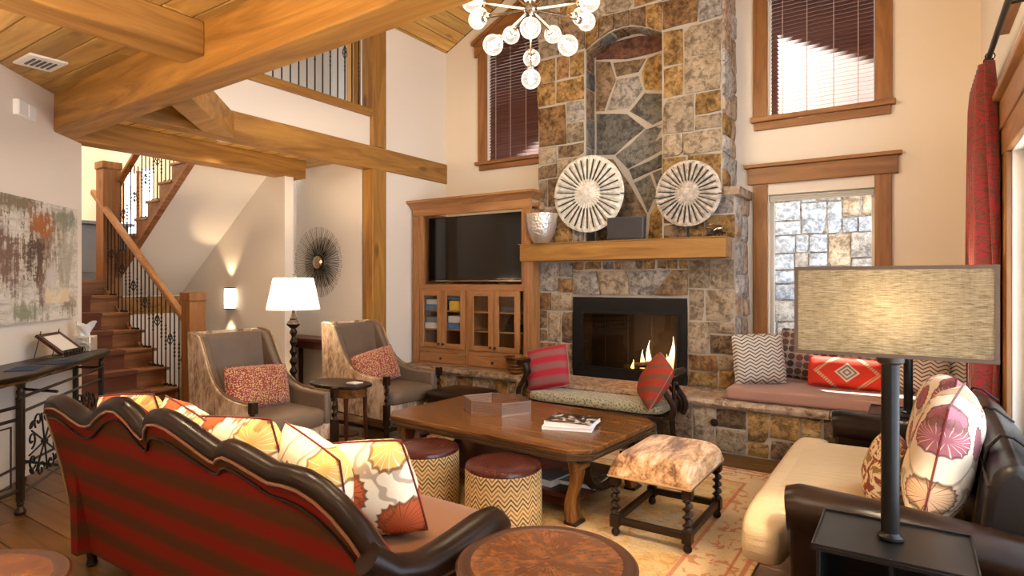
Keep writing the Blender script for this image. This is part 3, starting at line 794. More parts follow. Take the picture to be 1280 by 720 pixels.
# ------------------------------------------------------------------ stone masonry
def stone_piece(poly, frame, depth, rr, parent, mat, joint=.010, rough=.006, proud=.02):
    """poly: 2D outline on the plane; frame(u, v, n) -> world; n is out of the wall"""
    n = len(poly)
    cx = sum(p[0] for p in poly) / n; cy = sum(p[1] for p in poly) / n
    # subdivide outline and shrink by joint
    out = []
    for i in range(n):
        a, b = poly[i], poly[(i + 1) % n]
        L = math.hypot(b[0] - a[0], b[1] - a[1])
        out.append(a)
        if L > .09: out.append(((a[0] + b[0]) / 2, (a[1] + b[1]) / 2))
    size = min(max(p[0] for p in poly) - min(p[0] for p in poly), max(p[1] for p in poly) - min(p[1] for p in poly))
    j = min(joint, size * .12)
    def shrink(p, d, jit):
        dx, dy = cx - p[0], cy - p[1]; L = max(math.hypot(dx, dy), 1e-6)
        sx = d * (1 if dx > 0 else -1) if abs(dx) > d else 0; sy = d * (1 if dy > 0 else -1) if abs(dy) > d else 0
        return (p[0] + sx + rr.uniform(-jit, jit), p[1] + sy + rr.uniform(-jit, jit))
    r0 = [shrink(p, j, rough) for p in out]
    bev = min(.016, size * .14)
    r1 = [shrink(p, bev, rough * .5) for p in r0]
    r2 = [((p[0] + cx) / 2, (p[1] + cy) / 2) for p in r1]
    k = len(r0); base = proud + rr.uniform(-.008, .012)
    tiltx, tilty = rr.uniform(-.03, .03), rr.uniform(-.03, .03)
    def H(p, extra): return base + tiltx * (p[0] - cx) + tilty * (p[1] - cy) + extra
    vs = [frame(p[0], p[1], -depth) for p in r0] + [frame(p[0], p[1], max(.004, H(p, -.010))) for p in r0] + [frame(p[0], p[1], H(p, rr.uniform(-.003, .003))) for p in r1]
    vs += [frame(p[0], p[1], H(p, rr.uniform(-.004, .010))) for p in r2] + [frame(cx, cy, H((cx, cy), rr.uniform(0, .010)))]
    fs = []
    for a in range(3):
        for i in range(k):
            fs.append((a*k + i, a*k + (i + 1) % k, (a+1)*k + (i + 1) % k, (a+1)*k + i))
    for i in range(k): fs.append((3*k + i, 3*k + (i + 1) % k, 4*k))
    m = MB().add(vs, fs)
    return m.build('stone', mat, parent, angle=50)

def ashlar(x0, x1, y0, y1, rr, smin=.16, smax=.42):
    """random rectangles filling a rectangle"""
    out = []
    def split(a, b, c, d):
        w, h = b - a, d - c
        if (w <= smax and h <= smax and (rr.random() < .55 or (w < 1.7*smin and h < 1.7*smin))) or (w < 2*smin and h < 2*smin):
            out.append((a, b, c, d)); return
        if w > h * (1.0 if rr.random() < .7 else .8) and w > 2 * smin * .9:
            t = a + w * rr.uniform(.34, .66); split(a, t, c, d); split(t, b, c, d)
        elif h > 2 * smin * .9:
            t = c + h * rr.uniform(.34, .66); split(a, b, c, t); split(a, b, t, d)
        else:
            t = a + w * rr.uniform(.4, .6); split(a, t, c, d); split(t, b, c, d)
    split(x0, x1, y0, y1); return out
def lay(rects, frame, rr, parent, mats, depth=.02, proud=.02, joint=.010):
    for a, b, c, d in rects:
        q = .10 * min(b - a, d - c)
        poly = [(a, c), (b, c), (b, d), (a, d)]
        cut = rr.random()
        poly = [(u + rr.uniform(-q, q) * .25, v + rr.uniform(-q, q) * .25) for u, v in poly]
        if cut < .3:
            i = rr.randrange(4); p = poly[i]; pa = poly[i-1]; pb = poly[(i+1) % 4]; f = .16
            poly[i:i+1] = [(p[0] + (pa[0]-p[0])*f, p[1] + (pa[1]-p[1])*f), (p[0] + (pb[0]-p[0])*f, p[1] + (pb[1]-p[1])*f)]
        stone_piece(poly, frame, depth, rr, parent, M[rr.choice(mats)], joint, .006, proud)

YC = 6.00          # mortar face of the chimney; stones stand proud of it
core = MB()
for a in ((-3.66, -3.14, .0, 2.36), (-1.87, -1.41, .0, 2.36), (-3.14, -1.87, 1.34, 1.95), (-3.14, -1.87, 0, .47)):
    core.box(a[0], a[1], YC, YW, a[2], a[3])
core.box(-3.60, -3.00, YC, YW, 2.36, 5.55); core.box(-2.13, -1.53, YC, YW, 2.36, 5.55)
core.box(-3.14, -3.00, YC, YW, 1.95, 2.36); core.box(-2.13, -1.87, YC, YW, 1.95, 2.36)
core.box(-3.00, -2.13, 6.235, YW, 1.95, 4.45)
arch = [(-3.0 + .87*i/10, 4.06 + .15*math.sin(PI*i/10)) for i in range(11)]
core.prism(arch + [(-2.13, 5.7), (-3.0, 5.7)], YC, YW, 'y')
core.box(-3.14, -1.87, 6.42, YW, .47, 1.34)
chim = struct('wall_chimney', core, M['mortar'], 'tall stone chimney with arched niche and fireplace')
fr_front = lambda u, v, n: (u, YC - n, v)
rs = random.Random(21)
mats_main = [q for q in STONES if q != 'st_grey'] + ['st_gold', 'st_tan', 'st_grey']
lay(ashlar(-3.66, -3.15, .47, 1.73, rs, .14, .40), fr_front, rs, chim, mats_main + ['st_grey'] * 3)
lay(ashlar(-1.86, -1.41, .47, 1.73, rs, .15, .42), fr_front, rs, chim, mats_main)
# lintel course over the firebox: leaning keystones
lint = [(-3.15, -2.83), (-2.83, -2.43), (-2.43, -2.12), (-2.12, -1.86)]
tops = [-3.15, -2.86, -2.50, -2.03, -1.86]; bots = [-3.15, -2.80, -2.47, -2.23, -1.86]
for i in range(4):
    stone_piece([(bots[i], 1.36), (bots[i+1], 1.36), (tops[i+1], 1.63), (tops[i], 1.63)], fr_front, .02, rs, chim, M[('st_grey', 'st_tan', 'st_grey', 'st_brown')[i]], .008, .006, .03)
lay(ashlar(-3.15, -1.86, 1.63, 1.735, rs, .10, .30), fr_front, rs, chim, mats_main)
# above the mantel
lay(ashlar(-3.66, -3.01, 1.93, 2.35, rs, .15, .36), fr_front, rs, chim, mats_main)
lay(ashlar(-2.12, -1.41, 1.93, 2.33, rs, .15, .36), fr_front, rs, chim, mats_main)
lay(ashlar(-3.60, -3.01, 2.36, 4.06, rs, .17, .50), fr_front, rs, chim, mats_main)
lay(ashlar(-2.12, -1.53, 2.36, 4.06, rs, .18, .52), fr_front, rs, chim, mats_main + ['st_tan'] * 2)
lay(ashlar(-3.60, -3.0, 4.07, 5.5, rs, .20, .55), fr_front, rs, chim, mats_main)
lay(ashlar(-2.13, -1.53, 4.07, 5.5, rs, .20, .55), fr_front, rs, chim, mats_main)
lay(ashlar(-3.0, -2.13, 4.38, 5.5, rs, .2, .48), fr_front, rs, chim, mats_main)
for i in range(5):      # arch ring stones
    a0, a1 = arch[i*2], arch[i*2 + 2]; am = arch[i*2 + 1]
    stone_piece([a0, am, a1, (a1[0], 4.375), (a0[0], 4.375)], fr_front, .02, rs, chim, M[rs.choice(['st_gold', 'st_brown', 'st_tan', 'st_rust'])], .007, .004, .025)
for i in range(6):      # stones lining the underside of the arch
    def fr_arch(u, v, n, i=i):
        t = (i + u) / 6; x = -3.0 + .87*t; zz = 4.06 + .15*math.sin(PI*t)
        return (x, v, zz - n)
    stone_piece([(.03, 6.01), (.97, 6.01), (.97, 6.225), (.03, 6.225)], fr_arch, .01, rs, chim, M[rs.choice(['st_slate', 'st_grey', 'st_brown'])], .004, .002, .012)
# niche back: big flagstones
NB = {'st_maroon': [[(-2.985, 4.01), (-2.985, 4.104), (-2.741, 4.182), (-2.469, 4.183), (-2.145, 4.13), (-2.145, 3.963), (-2.394, 3.944), (-2.623, 3.944), (-2.821, 3.985)]],
 'st_brown': [[(-2.985, 4.003), (-2.801, 3.966), (-2.733, 3.756), (-2.882, 3.419), (-2.985, 3.426)], [(-2.773, 3.945), (-2.386, 3.924), (-2.469, 3.779), (-2.733, 3.775)], [(-2.781, 2.877), (-2.584, 2.6), (-2.375, 2.223), (-2.394, 1.956), (-2.985, 1.958), (-2.985, 2.917)]],
 'st_gold': [[(-2.375, 3.922), (-2.145, 3.949), (-2.145, 3.516), (-2.413, 3.578), (-2.45, 3.776)], [(-2.356, 2.222), (-2.246, 2.41), (-2.145, 2.476), (-2.145, 1.948), (-2.375, 1.955)]],
 'st_grey': [[(-2.733, 3.756), (-2.469, 3.754), (-2.424, 3.58), (-2.584, 3.401), (-2.854, 3.418)]],
 'st_slate': [[(-2.413, 3.553), (-2.145, 3.498), (-2.145, 3.234), (-2.319, 3.181), (-2.584, 3.372)], [(-2.985, 3.413), (-2.604, 3.36), (-2.394, 3.174), (-2.761, 2.912), (-2.985, 2.933)], [(-2.145, 3.20), (-2.145, 2.92), (-2.604, 2.737), (-2.749, 2.892), (-2.394, 3.156)], [(-2.145, 2.903), (-2.145, 2.74), (-2.546, 2.615), (-2.592, 2.721)], [(-2.538, 2.596), (-2.338, 2.667), (-2.264, 2.447), (-2.364, 2.24)], [(-2.327, 2.683), (-2.145, 2.732), (-2.145, 2.50), (-2.264, 2.464)]]}
fr_niche = lambda u, v, n: (u, 6.235 - n, v)
for k_, polys in NB.items():
    for p in polys: stone_piece(p, fr_niche, .01, rs, chim, M[k_], .008, .002, .012)
# niche jambs (left jamb faces +X, right jamb faces -X)
z = 1.95
while z < 4.05:
    h = min(rs.uniform(.20, .42), 4.06 - z)
    stone_piece([(6.02, z), (6.22, z), (6.22, z + h), (6.02, z + h)], lambda u, v, n: (-3.0 + n * .8, u, v), .01, rs, chim, M[rs.choice(['st_slate', 'st_grey', 'st_brown'])], .006, .003, .012)
    stone_piece([(6.02, z), (6.22, z), (6.22, z + h), (6.02, z + h)], lambda u, v, n: (-2.13 - n * .8, u, v), .01, rs, chim, M[rs.choice(['st_slate', 'st_grey', 'st_brown'])], .006, .003, .012)
    z += h
# right side of the chimney; palest stones carry the window light in their colour
fr_r = lambda X: (lambda u, v, n: (X + n, u, v))
lay(ashlar(6.0, 6.49, .47, 2.34, rs, .14, .36), fr_r(-1.41), rs, chim, ['st_tan', 'st_ledge', 'st_lit', 'st_lit'])
lay(ashlar(6.0, 6.49, 2.45, 5.0, rs, .15, .38), fr_r(-1.53), rs, chim, ['st_tan', 'st_ledge', 'st_lit', 'st_gold'])
fr_l = lambda u, v, n: (-3.60 - n, u, v)
lay(ashlar(6.0, 6.49, 2.6, 5.5, rs, .18, .42), fr_l, rs, chim, STONES)
# stone caps on the shoulders
def slab(name, x0, x1, y0, y1, z0, z1, rr, mat, parent, nx=8, rough=.012):
    vs = []; fs = []
    xs = [x0 + (x1 - x0)*i/nx for i in range(nx + 1)]
    top = []
    for x in xs:
        j = rr.uniform(-rough, rough)
        vs += [(x, y1, z0), (x, y0 + .012 + j, z0 + rr.uniform(0, .008)), (x, y0 + j + rr.uniform(-.008, .004), (z0 + z1)/2 + rr.uniform(-.01, .01)), (x, y0 + .010 + j, z1 - rr.uniform(0, .004)), (x, y1, z1)]
    m = MB(); m.rings([vs[i*5:(i+1)*5] for i in range(nx + 1)], True, True)
    return m.build(name, mat, parent, angle=25)
slab('cap_stone', -1.56, -1.36, 5.94, 6.5, 2.335, 2.42, rs, M['st_ledge'], chim, 3)
slab('cap_stone', -3.72, -3.52, 5.94, 6.5, 2.335, 2.42, rs, M['st_ledge'], chim, 3)

# raised hearth and window seat
hearth = MB()
hearth.box(-5.39, -3.50, 5.66, YW, 0, .40); hearth.box(-3.50, -1.45, 5.46, 6.0, 0, .40); hearth.box(-1.45, XR, 5.46, YW, 0, .40)
he = struct('wall_hearth', hearth, M['mortar'], 'raised stone hearth running on as the window seat base')
rh = random.Random(5)
lay(ashlar(-5.39, -3.50, .0, .395, rh, .14, .42), lambda u, v, n: (u, 5.66 - n, v), rh, he, ['st_gold', 'st_tan', 'st_brown', 'st_rust'], .01, .016)
lay(ashlar(-3.52, -1.45, .0, .395, rh, .14, .42), lambda u, v, n: (u, 5.46 - n, v), rh, he, ['st_gold', 'st_tan', 'st_brown', 'st_rust'], .01, .016)
lay(ashlar(-1.45, XR - .01, .0, .395, rh, .15, .40), lambda u, v, n: (u, 5.46 - n, v), rh, he, ['st_gold', 'st_tan', 'st_brown', 'st_gold'], .01, .016)
x = -5.39
while x < -3.54:
    x1 = min(x + rh.uniform(.5, .9), -3.52)
    slab('ledge_stone', x + .004, x1 - .004, 5.585, 6.49, .40, .47, rh, M['st_ledge'], he, 7); x = x1
x = -3.52
while x < XR - .05:
    x1 = min(x + rh.uniform(.55, .95), XR - .005)
    slab('ledge_stone', x + .004, x1 - .004, 5.395, 5.98 if x1 < -1.3 else 6.49, .40, .47, rh, M['st_ledge'], he, 8); x = x1

# exterior stone wall seen through the lower window
struct('sun_block_hill', MB().prism([(8.6, -.4), (8.6, 5.75), (16, 9.4), (16, -.4)], -9, 8, 'x'), M['earth'], 'added dark hill above the retaining wall, blocking sun from the lower window')  # unseen hill added to block the sun, leaving a streak on the seat
ex = struct('wall_outside', box(-3.0, 1.6, 8.42, 8.6, -.35, 3.4), M['st_grey'], 'pale stone retaining wall outside the window')
rx = random.Random(17)
lay(ashlar(-2.4, 1.2, .1, 3.3, rx, .17, .42), lambda u, v, n: (u, 8.42 - n, v), rx, ex, ['st_pale', 'st_pale', 'st_pale', 'st_grey', 'st_tan'], .02, .03)

# ------------------------------------------------------------------ mantel, firebox, fire
mt = thing('mantel_shelf', (-2.57, 5.86, 1.735), 'thick fir mantel beam across the stone chimney', 'mantel')
box(-3.70, -1.43, 5.745, 5.975, 1.735, 1.925).build('shelf', M['beam_x'], mt, world=True, bevel=.008)
box(-3.715, -1.43, 5.735, 5.975, 1.925, 1.932).build('top_board', M['beam_x'], mt, world=True)
fb = thing('fireplace_insert', (-2.505, 6.2, .47), 'black metal fireplace insert with glass doors and gas fire', 'fireplace')
m = MB()
m.box(-3.14, -1.87, 5.965, 6.0, 1.19, 1.34); m.box(-3.14, -1.87, 5.965, 6.0, .47, .565)
m.box(-3.14, -3.035, 5.965, 6.0, .565, 1.19); m.box(-1.945, -1.87, 5.965, 6.0, .565, 1.19)
m.build('surround', M['black'], fb, world=True, bevel=.004)
m = MB()
for a in ((-3.035, -1.945, 1.165, 1.19), (-3.035, -1.945, .565, .59), (-3.035, -3.012, .59, 1.165), (-1.968, -1.945, .59, 1.165)): m.box(a[0], a[1], 5.955, 5.985, a[2], a[3])
m.build('door_frame', M['black'], fb, world=True, bevel=.003)
xd = [-3.012, -2.751, -2.49, -2.229, -1.968]
for i in range(4):
    d = box(xd[i] + .003, xd[i+1] - .003, 5.972, 5.977, .59, 1.165).build('glass_door', M['smoke_glass'], fb, world=True)
    if i in (1, 2):
        xx = xd[2] + (-.03 if i == 1 else .03)
        box(xx - .004, xx + .004, 5.955, 5.970, 1.06, 1.15).build('handle', M['black'], d, loc=None)
        ch_ = d.children[0]; ch_.location = -fb.location
m = MB()
m.box(-3.12, -1.89, 6.36, 6.38, .47, 1.30); m.box(-3.12, -3.10, 6.0, 6.36, .47, 1.30); m.box(-1.91, -1.89, 6.0, 6.36, .47, 1.30); m.box(-3.10, -1.91, 6.0, 6.36, .47, .50); m.box(-3.10, -1.91, 6.0, 6.36, 1.28, 1.30)
m.build('firebox', M['firebrick'], fb, world=True)
def log(p0, p1, r, nm='log'):
    p0, p1 = Vector(p0), Vector(p1); rr = random.Random(int(r * 1e4))
    pts = [p0.lerp(p1, i / 6) + Vector((0, rr.uniform(-.006, .006), rr.uniform(-.006, .006))) for i in range(7)]
    return MB().tube(pts, [r * rr.uniform(.9, 1.1) for _ in pts], 10).build(nm, M['log'], fb, world=True)
log((-2.62, 6.20, .56), (-2.02, 6.22, .56), .045); log((-2.55, 6.10, .55), (-2.06, 6.07, .55), .037); log((-2.45, 6.05, .62), (-2.12, 6.24, .66), .032)
m = MB()
for i in range(26):
    a = random.Random(i)
    m.sphere((a.uniform(-2.60, -2.05), a.uniform(6.03, 6.16), .515), a.uniform(.012, .024), 6, 4)
tag(m.build('embers', M['ember'], fb, world=True), None, None, None, 'stuff')
def flame(x, y, z, h, w, lean, sd):
    a = random.Random(sd); rg = []
    for i in range(9):
        t = i / 8; r = w * (math.sin(PI * min(1, t * .8 + .22)) ** 1.2) * (1 - t) ** .35 + .001
        cx = x + lean * t * t + .012 * math.sin(5 * t + sd)
        rg.append([(cx + r*math.cos(2*PI*j/8), y + r*.5*math.sin(2*PI*j/8), z + h*t) for j in range(8)])
    o = MB().rings(rg).build('flame', M['flame'], fb, loc=None)
    o.data.transform(Matrix.Translation((-x, -y, -z)))
    o.location = Vector((x, y, z)) - fb.location
    return o
for k, f in enumerate(((-2.40, 6.12, .55, .24, .032, .03), (-2.33, 6.14, .55, .34, .036, .02), (-2.25, 6.10, .55, .17, .030, .09), (-2.47, 6.09, .54, .14, .026, -.02), (-2.08, 6.15, .58, .36, .038, .01), (-2.13, 6.10, .56, .20, .028, .02), (-2.20, 6.05, .53, .10, .03, .02))):
    flame(*f, k)
fl = bpy.data.lights.new('fire_glow', 'POINT'); fl.energy = 10; fl.color = (1, .5, .18); fl.shadow_soft_size = .08
flo_ = bpy.data.objects.new('fire_glow', fl); COL.objects.link(flo_); flo_.location = (-2.28, 6.05, .82)
# ------------------------------------------------------------------ staircase
RI, RU = .192, .271
st = thing('staircase', (-7.2, 3.2, 0), 'switchback oak staircase with iron balusters and brown runner', 'staircase')
YS = 3.40
def nos(k): return -6.27 - RU * (k - 1)
for k in range(1, 9):
    x = nos(k); zt = RI * k
    if k < 8:
        t_ = box(x - RU - .01, x + .03, 2.35, YS + .05, zt - .035, zt).build('tread', M['stair'], st, world=True, bevel=.008)
        box(x - RU + .016, x + .036, 2.36, YS - .28, zt - .04, zt + .008).build('runner', M['runner'], t_, loc=None).location = -st.location
    r_ = box(x - .02, x, 2.35, YS + .02, zt - RI, zt - .034).build('riser', M['stair'], st, world=True)
    box(x, x + .009, 2.36, YS - .28, zt - RI + .008, zt - .04).build('runner', M['runner'], r_, loc=None).location = -st.location
zl = RI * 8
MB().box(-10.98, nos(8) + .03, 2.35, 3.47, zl - .06, zl).box(-10.98, -8.62, 3.47, 4.49, zl - .06, zl).build('landing', M['stair'], st, world=True)
MB().prism([(nos(1) + .01, 0), (nos(8), zl - .10), (-10.9, zl - .10), (-10.9, zl - .5), (nos(8) - .2, zl - .5), (nos(1) - .45, 0)], YS - .02, YS + .02, 'y').build('stringer', M['trim_x'], st, world=True)
box(-8.56, -8.53, 3.56, 4.49, 1.08, 1.31).build('lower_panel', M['beam_x'], st, world=True)
# balusters of the lower flight
rail_z = lambda x: 1.105 + (.708) * (-6.36 - x)
def baluster(x, y, z0, z1, style, parent=st):
    m = MB(); m.tube([(x, y, z0), (x, y, z1)], .0075, 6); zc = z0 + (z1 - z0) * .55
    m.box(x - .016, x + .016, y - .016, y + .016, z0, z0 + .022)
    if style == 1:
        for k in range(4):
            a = PI/2*k
            m.tube([(x + .028*math.sin(PI*t)*math.cos(a + 3*t), y + .028*math.sin(PI*t)*math.sin(a + 3*t), zc + .13*(t - .5)) for t in [i/7 for i in range(8)]], .0045, 5)
    else:
        for q in range(7):
            m.sphere((x, y, zc - .14 + .042*q), .0125, 6, 4)
    return m.build('baluster', M['iron_warm'], parent, world=True)
i = 0
for k in range(1, 8):
    for q in range(3):
        x = nos(k) - .045 - q * .09
        baluster(x, YS, RI * k, rail_z(x) - .03, 1 if i % 3 == 1 else 0); i += 1
def newel(x, y, z0, z1, w):
    n_ = box(x - w/2, x + w/2, y - w/2, y + w/2, z0, z1 - .10).build('newel_post', M['red_z' if False else 'trim_z'], st, world=True, bevel=.006)
    m = MB(); m.box(x - w/2 - .012, x + w/2 + .012, y - w/2 - .012, y + w/2 + .012, z1 - .09, z1)
    m.box(x - w/2 - .004, x + w/2 + .004, y - w/2 - .004, y + w/2 + .004, z1 - .10, z1 - .085)
    m.build('newel_cap', M['trim_z'], n_, loc=None, bevel=.008).location = -st.location
newel(-6.215, YS, 0, 1.40, .165); newel(-8.27, 3.47, 1.20, 2.98, .20)
hr = MB()
x0, x1 = -6.31, -8.50
sec = [(-.034, -.03), (.034, -.03), (.038, 0), (.030, .03), (0, .04), (-.030, .03), (-.038, 0)]
hr.rings([[(x, YS + u, rail_z(x) + v) for u, v in sec] for x in (x0, x1)])
hr.build('handrail', M['alder_x'], st, world=True)
# upper flight
un = lambda j: (-7.95 + RU * j, 2.07 + .190 * j)
for j in range(-2, 6):
    x, z = un(j)
    box(x - .03, x + RU + .01, 3.50, 4.49, z - .035, z).build('tread', M['stair'], st, world=True, bevel=.008)
    box(x, x + .02, 3.54, 4.49, z - .19, z - .034).build('riser', M['stair'], st, world=True)
sp = []
for j in range(-2, 6):
    x, z = un(j); sp += [(x, z - .19), (x, z - .035)]
xe, ze = un(6)
sp += [(xe, ze - .225), (xe, 2.789 + .73*(xe + 6.55)), (-8.52, 2.789 + .73*(-8.52 + 6.55))]
MB().prism(sp, 3.515, 3.55, 'y').build('stringer', M['stair'], st, world=True)
MB().prism([(-6.2, 2.789 + .73*.35 - .01), (-6.2, 2.789 + .73*.35 - .05), (-8.55, 2.789 - .73*2.0 - .05), (-8.55, 2.789 - .73*2.0 - .01)], 3.50, 3.57, 'y').build('stringer_trim', M['stair'], st, world=True)
MB().prism([(-6.15, 3.095), (-6.15, 3.16), (-8.6, 1.36), (-8.6, 1.295)], 3.55, 4.495, 'y').build('soffit', M['paint'], st, world=True)
box(-8.62, -8.56, 3.55, 4.495, .0, 1.40).build('soffit_wall', M['paint'], st, world=True)
i = 0
for j in range(-1, 6):
    x, z = un(j)
    for q in range(3):
        xx = x + .045 + q*.09
        baluster(xx, 3.56, z, z + .86 - .06*q/3, 1 if i % 3 == 1 else 0); i += 1
MB().rings([[(x, 3.56 + u, 2.07 + .85 + .701*(x + 7.95) + v) for u, v in sec] for x in (-8.25, -6.3)]).build('handrail', M['trim_x'], st, world=True)

# landing things glimpsed behind the balusters
ds = thing('console_chest', (-9.8, 3.7, zl), 'blue grey carved chest on the stair landing', 'chest')
box(-10.0, -9.6, 3.1, 4.3, zl, zl + .78).build('body', M['blue_grey'], ds, world=True, bevel=.01)
box(-10.04, -9.56, 3.05, 4.35, zl + .78, zl + .83).build('top', M['blue_grey'], ds, world=True, bevel=.01)
for yv in (3.15, 3.55, 3.95): box(-9.605, -9.59, yv, yv + .34, zl + .1, zl + .7).build('door', M['blue_grey'], ds, world=True, bevel=.012)
rl = thing('red_lamp', (-9.8, 4.12, zl + .83), 'red shaded lamp on the landing chest', 'lamp')
MB().lathe([(.06, 0), (.05, .03), (.02, .08), (.05, .16), (.02, .24), (.01, .28)], 12, (-9.8, 4.12, zl + .83)).build('base', M['bronze'], rl, world=True)
MB().lathe([(.13, .26), (.09, .50)], 16, (-9.8, 4.12, zl + .83)).build('shade', M['red_gloss'], rl, world=True)
for k, (zz, mt_) in enumerate(((0, 'c_rust'), (.07, 'c_cream'), (.14, 'blue_grey'), (.21, 'c_rose'))):
    o = box(-9.3, -8.75, 2.75, 3.2, zl + zz, zl + zz + .065).build('folded_blanket', M[mt_], None, bevel=.02)
    tag(o, ('rust', 'cream', 'blue grey', 'rose')[k] + ' folded blanket in the stack on the stair landing', 'blanket', 'blankets on the landing')

# wall sconce
sc_ = thing('wall_sconce', (-7.32, 4.47, 1.16), 'lit half cylinder sconce with black bands beside the stairs', 'sconce')
def halfcyl(z0, z1, r, n=10): return MB().prism([(-7.32 + r*math.cos(PI + PI*i/n), 4.498 + r*math.sin(PI + PI*i/n)) for i in range(n + 1)], z0, z1, 'z')
halfcyl(1.17, 1.42, .080).build('diffuser', M['sconce_glow'], sc_, world=True)
for a in ((1.155, 1.17), (1.19, 1.197), (1.395, 1.402), (1.42, 1.435)): halfcyl(a[0], a[1], .088).build('band', M['black'], sc_, world=True)
def spot_light(name, loc, energy, color, radius=.03, kind='POINT', rot=None, angle=None, blend=.5):
    L = bpy.data.lights.new(name, kind); L.energy = energy; L.color = color
    L.shadow_soft_size = radius
    if kind == 'SPOT': L.spot_size = math.radians(angle); L.spot_blend = blend
    o = bpy.data.objects.new(name, L); COL.objects.link(o); o.location = loc
    if rot: o.rotation_euler = rot
    return o
WARM = (1.0, .74, .46)
spot_light('sconce_up', (-7.32, 4.40, 1.47), 5, WARM, .02, 'SPOT', (PI - .05, 0, 0), 75, .6)
spot_light('sconce_down', (-7.32, 4.40, 1.12), 5, WARM, .02, 'SPOT', (.05, 0, 0), 75, .6)

# recessed downlights
def downlight(x, y, z, label, energy):
    d = thing('recessed_downlight', (x, y, z), label, 'light', 'recessed downlights')
    MB().lathe([(.045, .0), (.062, -.006), (.066, .0), (.066, .004), (.045, .004)], 20, (x, y, z)).build('trim_ring', M['white'], d, world=True)
    MB().lathe([(.0445, .0005), (.0445, .0035)], 16, (x, y, z)).build('lens', M['downlight_glow'], d, world=True)
    spot_light('downlight_lamp', (x, y, z - .03), energy, (1, .80, .55), .04, 'SPOT', (0, 0, 0), 105, .9)
downlight(-6.0, 3.6, 2.985, 'recessed downlight in the plank ceiling over the hall', 22)
for k, (x, y, lab) in enumerate(((-1.3, 1.35, 'added unseen downlight above the near round table'), (-2.5, 1.5, 'unseen recessed downlight above the striped sofa'), (-3.55, 1.0, 'added unseen downlight between joining beam and diagonal wall'), (-.5, -.3, 'added unseen downlight nearest the window wall'), (-2.1, -.4, 'added unseen downlight nearest the room entrance'))):
    downlight(x, y, 3.083, lab, 75)  # unseen ceiling lights added to brighten the near end of the room
spot_light('hall_pendant_glow', (-9.4, 3.1, 4.6), 60, WARM, .15)

# vent, alarm box
vt = thing('ceiling_vent', (-5.2, 1.74, 3.08), 'white air vent in the pine plank ceiling', 'vent')
box(-5.36, -5.05, 1.63, 1.86, 3.066, 3.0815).build('frame', M['white'], vt, world=True, bevel=.004)
for k in range(5): box(-5.29, -5.12, 1.675 + k*.032, 1.69 + k*.032, 3.060, 3.067).build('louver', M['grey_panel'], vt, world=True)
al = thing('alarm_box', tuple(dg(.82, .02, 2.76)), 'white alarm box high on the diagonal wall', 'alarm')
MB().box(.70, .93, 0, .045, 2.755, 2.875, MD).build('body', M['white'], al, world=True, bevel=.008)
MB().box(.82, .92, .045, .052, 2.768, 2.862, MD).build('cover', M['white'], al, world=True, bevel=.004)

# painting on the diagonal wall
pa = thing('abstract_painting', tuple(dg(.6, .03, 1.19)), 'large abstract painting in cream, rust and brown on the diagonal wall', 'painting')
cv = MB().box(-.53, 1.03, 0, .035, 0, .955).build('canvas', M['painting'], pa)
cv.matrix_local = Matrix.Translation(dg(.55, .004, 1.19) - pa.location) @ Matrix(((DS.x, DN.x, 0, 0), (DS.y, DN.y, 0, 0), (0, 0, 1, 0), (0, 0, 0, 1)))

# sunburst mirror
sb = thing('sunburst_mirror', (-6.27, 5.08, 1.31), 'round wire sunburst mirror with small convex centre', 'mirror')
cx, cz = -6.27, 1.755
MB().sphere((cx, 5.015, cz), .085, 20, 10, (1, .45, 1)).build('convex_mirror', plain('aged_mirror', (.75, .62, .48), .08, 1.0, amt=.1), sb, world=True)
MB().tube([(cx + .09*math.cos(2*PI*i/24), 5.03, cz + .09*math.sin(2*PI*i/24)) for i in range(24)], .012, 6, True).build('mirror_rim', M['bronze'], sb, world=True)
me_loop = None
for k in range(48):
    if me_loop is None:
        m = MB(); w = .012
        m.tube([(-.006, 0, .10), (-w, -.02, .36), (-w*1.3, -.02, .445), (w*1.3, -.02, .445), (w, -.02, .36), (.006, 0, .10)], .0020, 5)
        m.tube([(-.009, .02, .10), (-w*1.2, .045, .26), (-w*1.4, .045, .315), (w*1.4, .045, .315), (w*1.2, .045, .26), (.009, .02, .10)], .0022, 5)
        me_loop = m.mesh('wire_loop'); me_loop.materials.append(M['bronze'])
    o = bpy.data.objects.new('wire_loop', me_loop); COL.objects.link(o); o.parent = sb
    o.location = (0, -.05 + .012*(k % 2), cz - 1.31); o.rotation_euler = (0, 2*PI*k/48, 0)

# ------------------------------------------------------------------ media cabinet
cb = thing('media_cabinet', (-4.47, 6.1, .47), 'alder media cabinet with glass doors on the stone hearth', 'cabinet')
CF = 5.78
def cpart(name, a, ax='z', bev=.004, par=cb, mat=None):
    o = box(*a).build(name, mat or M['alder_' + ax], par, world=True, bevel=bev); return o
cpart('side_panel', (-5.345, -5.30, CF + .02, 6.49, .47, 2.40)); cpart('side_panel', (-3.60, -3.555, CF + .02, 5.955, .47, 2.33))
cpart('side_panel', (-3.68, -3.655, CF + .02, 5.93, .47, 2.33))
cpart('back_panel', (-5.30, -3.68, 6.44, 6.48, .47, 2.40), 'z', .002)
cpart('bottom', (-5.30, -3.68, CF + .03, 6.44, .47, .50), 'x'); cpart('deck', (-5.30, -3.68, CF + .01, 6.44, 1.42, 1.47), 'x')
cpart('top', (-5.34, -3.56, CF + .02, 5.955, 2.36, 2.40), 'x')
